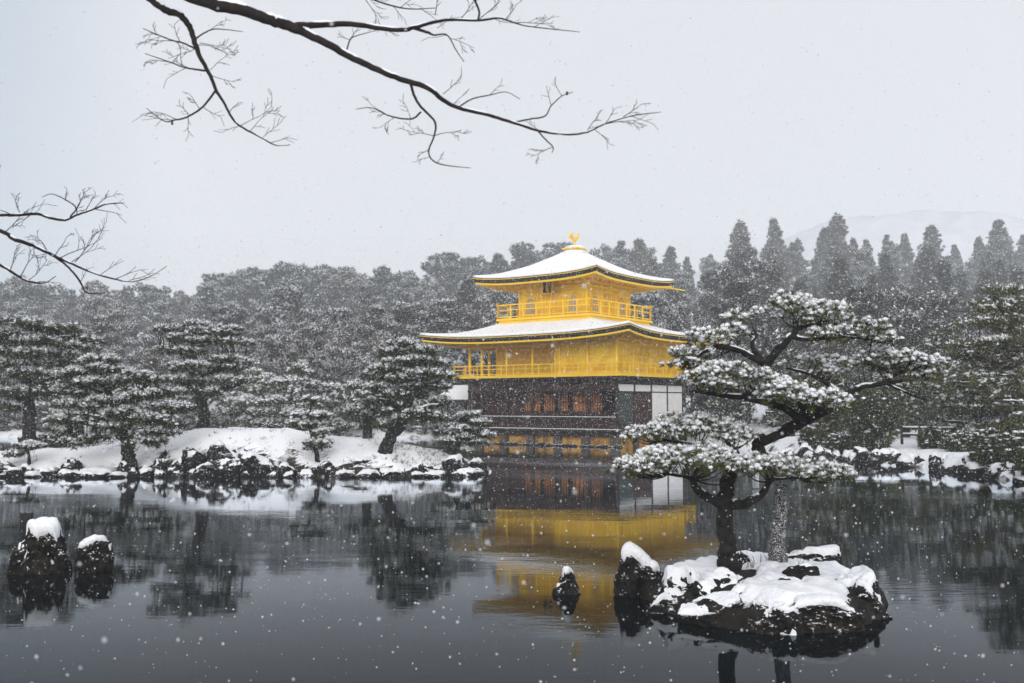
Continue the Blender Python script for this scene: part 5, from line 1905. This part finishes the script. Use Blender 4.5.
# second limb hanging down on the left
branch([([(-505, -230, 12, 4.2), (-200, -190, 8, 4.2), (40, -100, 5), (125, -25, 4.2), (152, 0, 3.9), (167, 10.5, 3.7), (179, 14.5, 3.5), (189, 26, 3.0), (195, 43, 2.7), (200, 57, 2.3), (209, 73, 2.0), (216, 90, 1.7), (224, 103, 1.3), (231.5, 117, 1.2), (241, 126.6, 1.0), (262, 138, .8), (275, 145, .6), (290, 145, .35)], 0.7),
        ([(216, 90, 1.2), (202.5, 107, 1.0), (187, 117, .9), (175, 120, .75), (164, 121, .55), (146, 108, .3)], 0),
        ([(196, 49, 1.0), (183, 43, .85), (169.5, 39.5, .7), (143, 28.5, .35)], 0), ([(208, 71, 1.1), (196, 69.5, 1.0), (183, 67, .8), (169.5, 62, .6), (145, 53.5, .35)], 0), ([(195, 39, .9), (206, 32, .7), (217, 29, .6), (243, 31.6, .3)], 0)],
       [(169.5, 39.5, 160, 34, .5, 2), (180, 42, 120, 22, .45, 1), (176, 41, 185, 34, .45, 2), (196, 48, 200, 40, .5, 2), (206, 33, 40, 26, .45, 2), (200, 43, -5, 34, .45, 2), (197, 45, 10, 40, .45, 2), (169, 62, 170, 26, .45, 2), (182, 66, 100, 24, .45, 2), (186, 68, 200, 28, .4, 1), (190, 69, 140, 20, .4, 1), (210, 70, 30, 30, .4, 2), (212, 76, -10, 24, .4, 2), (200, 110, 110, 22, .4, 2), (203, 107, -30, 26, .4, 1), (190, 116, 130, 24, .4, 1), (188, 117, -80, 22, .4, 1), (178, 120, 150, 30, .45, 2),
        (229, 113, 60, 18, .4, 1), (240, 126, 195, 24, .4, 1), (240, 126, 40, 46, .5, 2), (250, 131, 45, 40, .45, 2), (262, 138, 40, 30, .4, 1), (270, 143, 30, 24, .4, 1), (175, 120, 175, 40, .4, 1)], 4.1, 12)
# thin twigs dipping in from above
branch([([(-430, -330, 9, 4.2), (0, -200, 5, 4.3), (250, -75, 2.6, 4.4), (335, -22, 1.3, 4.4), (368, -3, 1.0, 4.4), (393, 6, .8, 4.4), (413, 9, .6, 4.4), (436, 8, .4, 4.4)], 0)],
       [(340, -18, -20, 60, .5, 2), (360, -6, -50, 40, .5, 2), (393, 6, -45, 22, .4, 1), (400, 8, 30, 40, .4, 2), (420, 8, -20, 30, .4, 1), (345, -12, 160, 20, .4, 1), (30, -185, -70, 90, .5, 2)], 4.4, 13)
# low limbs reaching in from the left edge
branch([([(-482, 40, 14, 4.2), (-300, 170, 8, 4.6), (-120, 212, 4, 5), (-30, 215, 2), (0, 215, 1.5), (17, 215, 1.5), (37, 214, 1.4), (50, 218, 1.3), (65, 220, 1.2), (77, 215, 1.0), (94, 209, .9), (107, 204, .7), (123, 203, .4)], 0.6),
        ([(-120, 212, 3), (-50, 224, 2.6), (0, 231, 2.1), (13, 239, 2.0), (33, 245.5, 1.8), (55, 256.5, 1.5), (70, 263, 1.2), (88, 271, .9), (110, 278, .8), (132, 281.7, .6), (151, 276, .45), (167, 266, .3)], 0.6),
        ([(55, 257, 1.1), (66, 265, 1.0), (76, 276, 1.0), (82, 285, .9), (87, 293, .6), (105, 293, .3)], 0),
        ([(-200, 215, 4, 4.8), (-60, 240, 2.4), (0, 265, 1.5), (13, 273, 1.3), (28, 281, 1.1), (44, 283, .7), (56, 276, .35)], 0.5),
        ([(70, 217, .8), (76, 208, .7), (66, 200, .55), (52, 194, .4), (42, 197, .3)], 0)],
       [(77, 215, 100, 24, .5, 2), (77, 208, 60, 22, .5, 2), (66, 201, 110, 18, .4, 1), (85, 212, 70, 24, .45, 1), (94, 209, 40, 30, .45, 2), (94, 209, -10, 36, .45, 1), (107, 204, 10, 22, .4, 1), (20, 213, 120, 22, .45, 2), (10, 214, 160, 30, .45, 2), (22, 213, 20, 34, .4, 1), (5, 232, 40, 30, .5, 2), (12, 228, 20, 40, .45, 1), (48, 252, 120, 28, .5, 2), (55, 256, 80, 28, .5, 2), (60, 258, 30, 56, .5, 2), (70, 263, 25, 56, .5, 2), (75, 262, 40, 44, .5, 2), (50, 253, 175, 24, .4, 1), (100, 275, 35, 36, .45, 1), (115, 279, 30, 40, .4, 1), (128, 281, 30, 30, .4, 1),
        (20, 277, 50, 34, .5, 2), (10, 271, 80, 26, .5, 2), (28, 281, 30, 34, .45, 2), (3, 267, 150, 20, .4, 1), (38, 282, 20, 26, .4, 1), (-10, 186, 55, 30, .5, 2), (-8, 178, 70, 20, .5, 1), (80, 283, 60, 22, .35, 1)], 5.0, 14)
# a few leftover leaves still hanging on the twigs
for px, py, D in ((172, 123, 4.1), (87, 288, 5.0), (567, 93, 4.0)):
    p = at(px, py, D) - Vector(OB)
    V = [p + Vector(q) * .008 for q in ((0, 0, 1.2), (-.7, .2, .2), (0, -.3, -.1), (.8, .1, .3), (-.4, .3, -1.1), (.5, .2, -1.0))]
    MB().add(V, None, [(0, 1, 2), (0, 2, 3), (1, 4, 2), (2, 4, 5), (2, 5, 3)]).build('leaf', M['berry'], OT)

# ------------------------------------------------------------------ falling snow
gs = np.random.default_rng(2024)
NF = 150000
yy = 2.6 + 48 * gs.random(NF) ** 0.6
P_ = np.stack([gs.uniform(-.66, .66, NF) * (yy + 3), yy, gs.uniform(0.05, 1, NF) * (yy * .46 + 2.4) * 1.02], -1)
ok = (P_[:, 2] > 0.04) & ((P_[:, 2] - EYE < 0.17 * P_[:, 1]) | (gs.random(len(P_)) < .45))
P_ = np.vstack([P_[ok], np.stack([gs.uniform(-.9, .9, 240), gs.uniform(1.0, 2.5, 240), gs.uniform(1.9, 3.4, 240)], -1)])
V, F = ICO[1]
oct_v = np.array([(1, 0, 0), (-1, 0, 0), (0, 1, 0), (0, -1, 0), (0, 0, 1), (0, 0, -1)], float)
oct_f = np.array([(0, 2, 4), (2, 1, 4), (1, 3, 4), (3, 0, 4), (2, 0, 5), (1, 2, 5), (3, 1, 5), (0, 3, 5)])
r = np.clip(gs.lognormal(math.log(0.0044), .45, len(P_)), 0.00034 * P_[:, 1], np.maximum(0.0012 * P_[:, 1], 0.0028))[:, None, None] * gs.uniform(.7, 1.3, (len(P_), 6, 1))
W = oct_v[None] * r + P_[:, None, :]
FF = oct_f[None] + (np.arange(len(P_)) * 6)[:, None, None]
o = link(bpy.data.objects.new('falling_snow', np_mesh('falling_snow', W.reshape(-1, 3), FF.reshape(-1, 3), M['flake'], True)))
tag(o, 'snow flakes falling through the air over the pond', 'falling snow', kind='stuff')
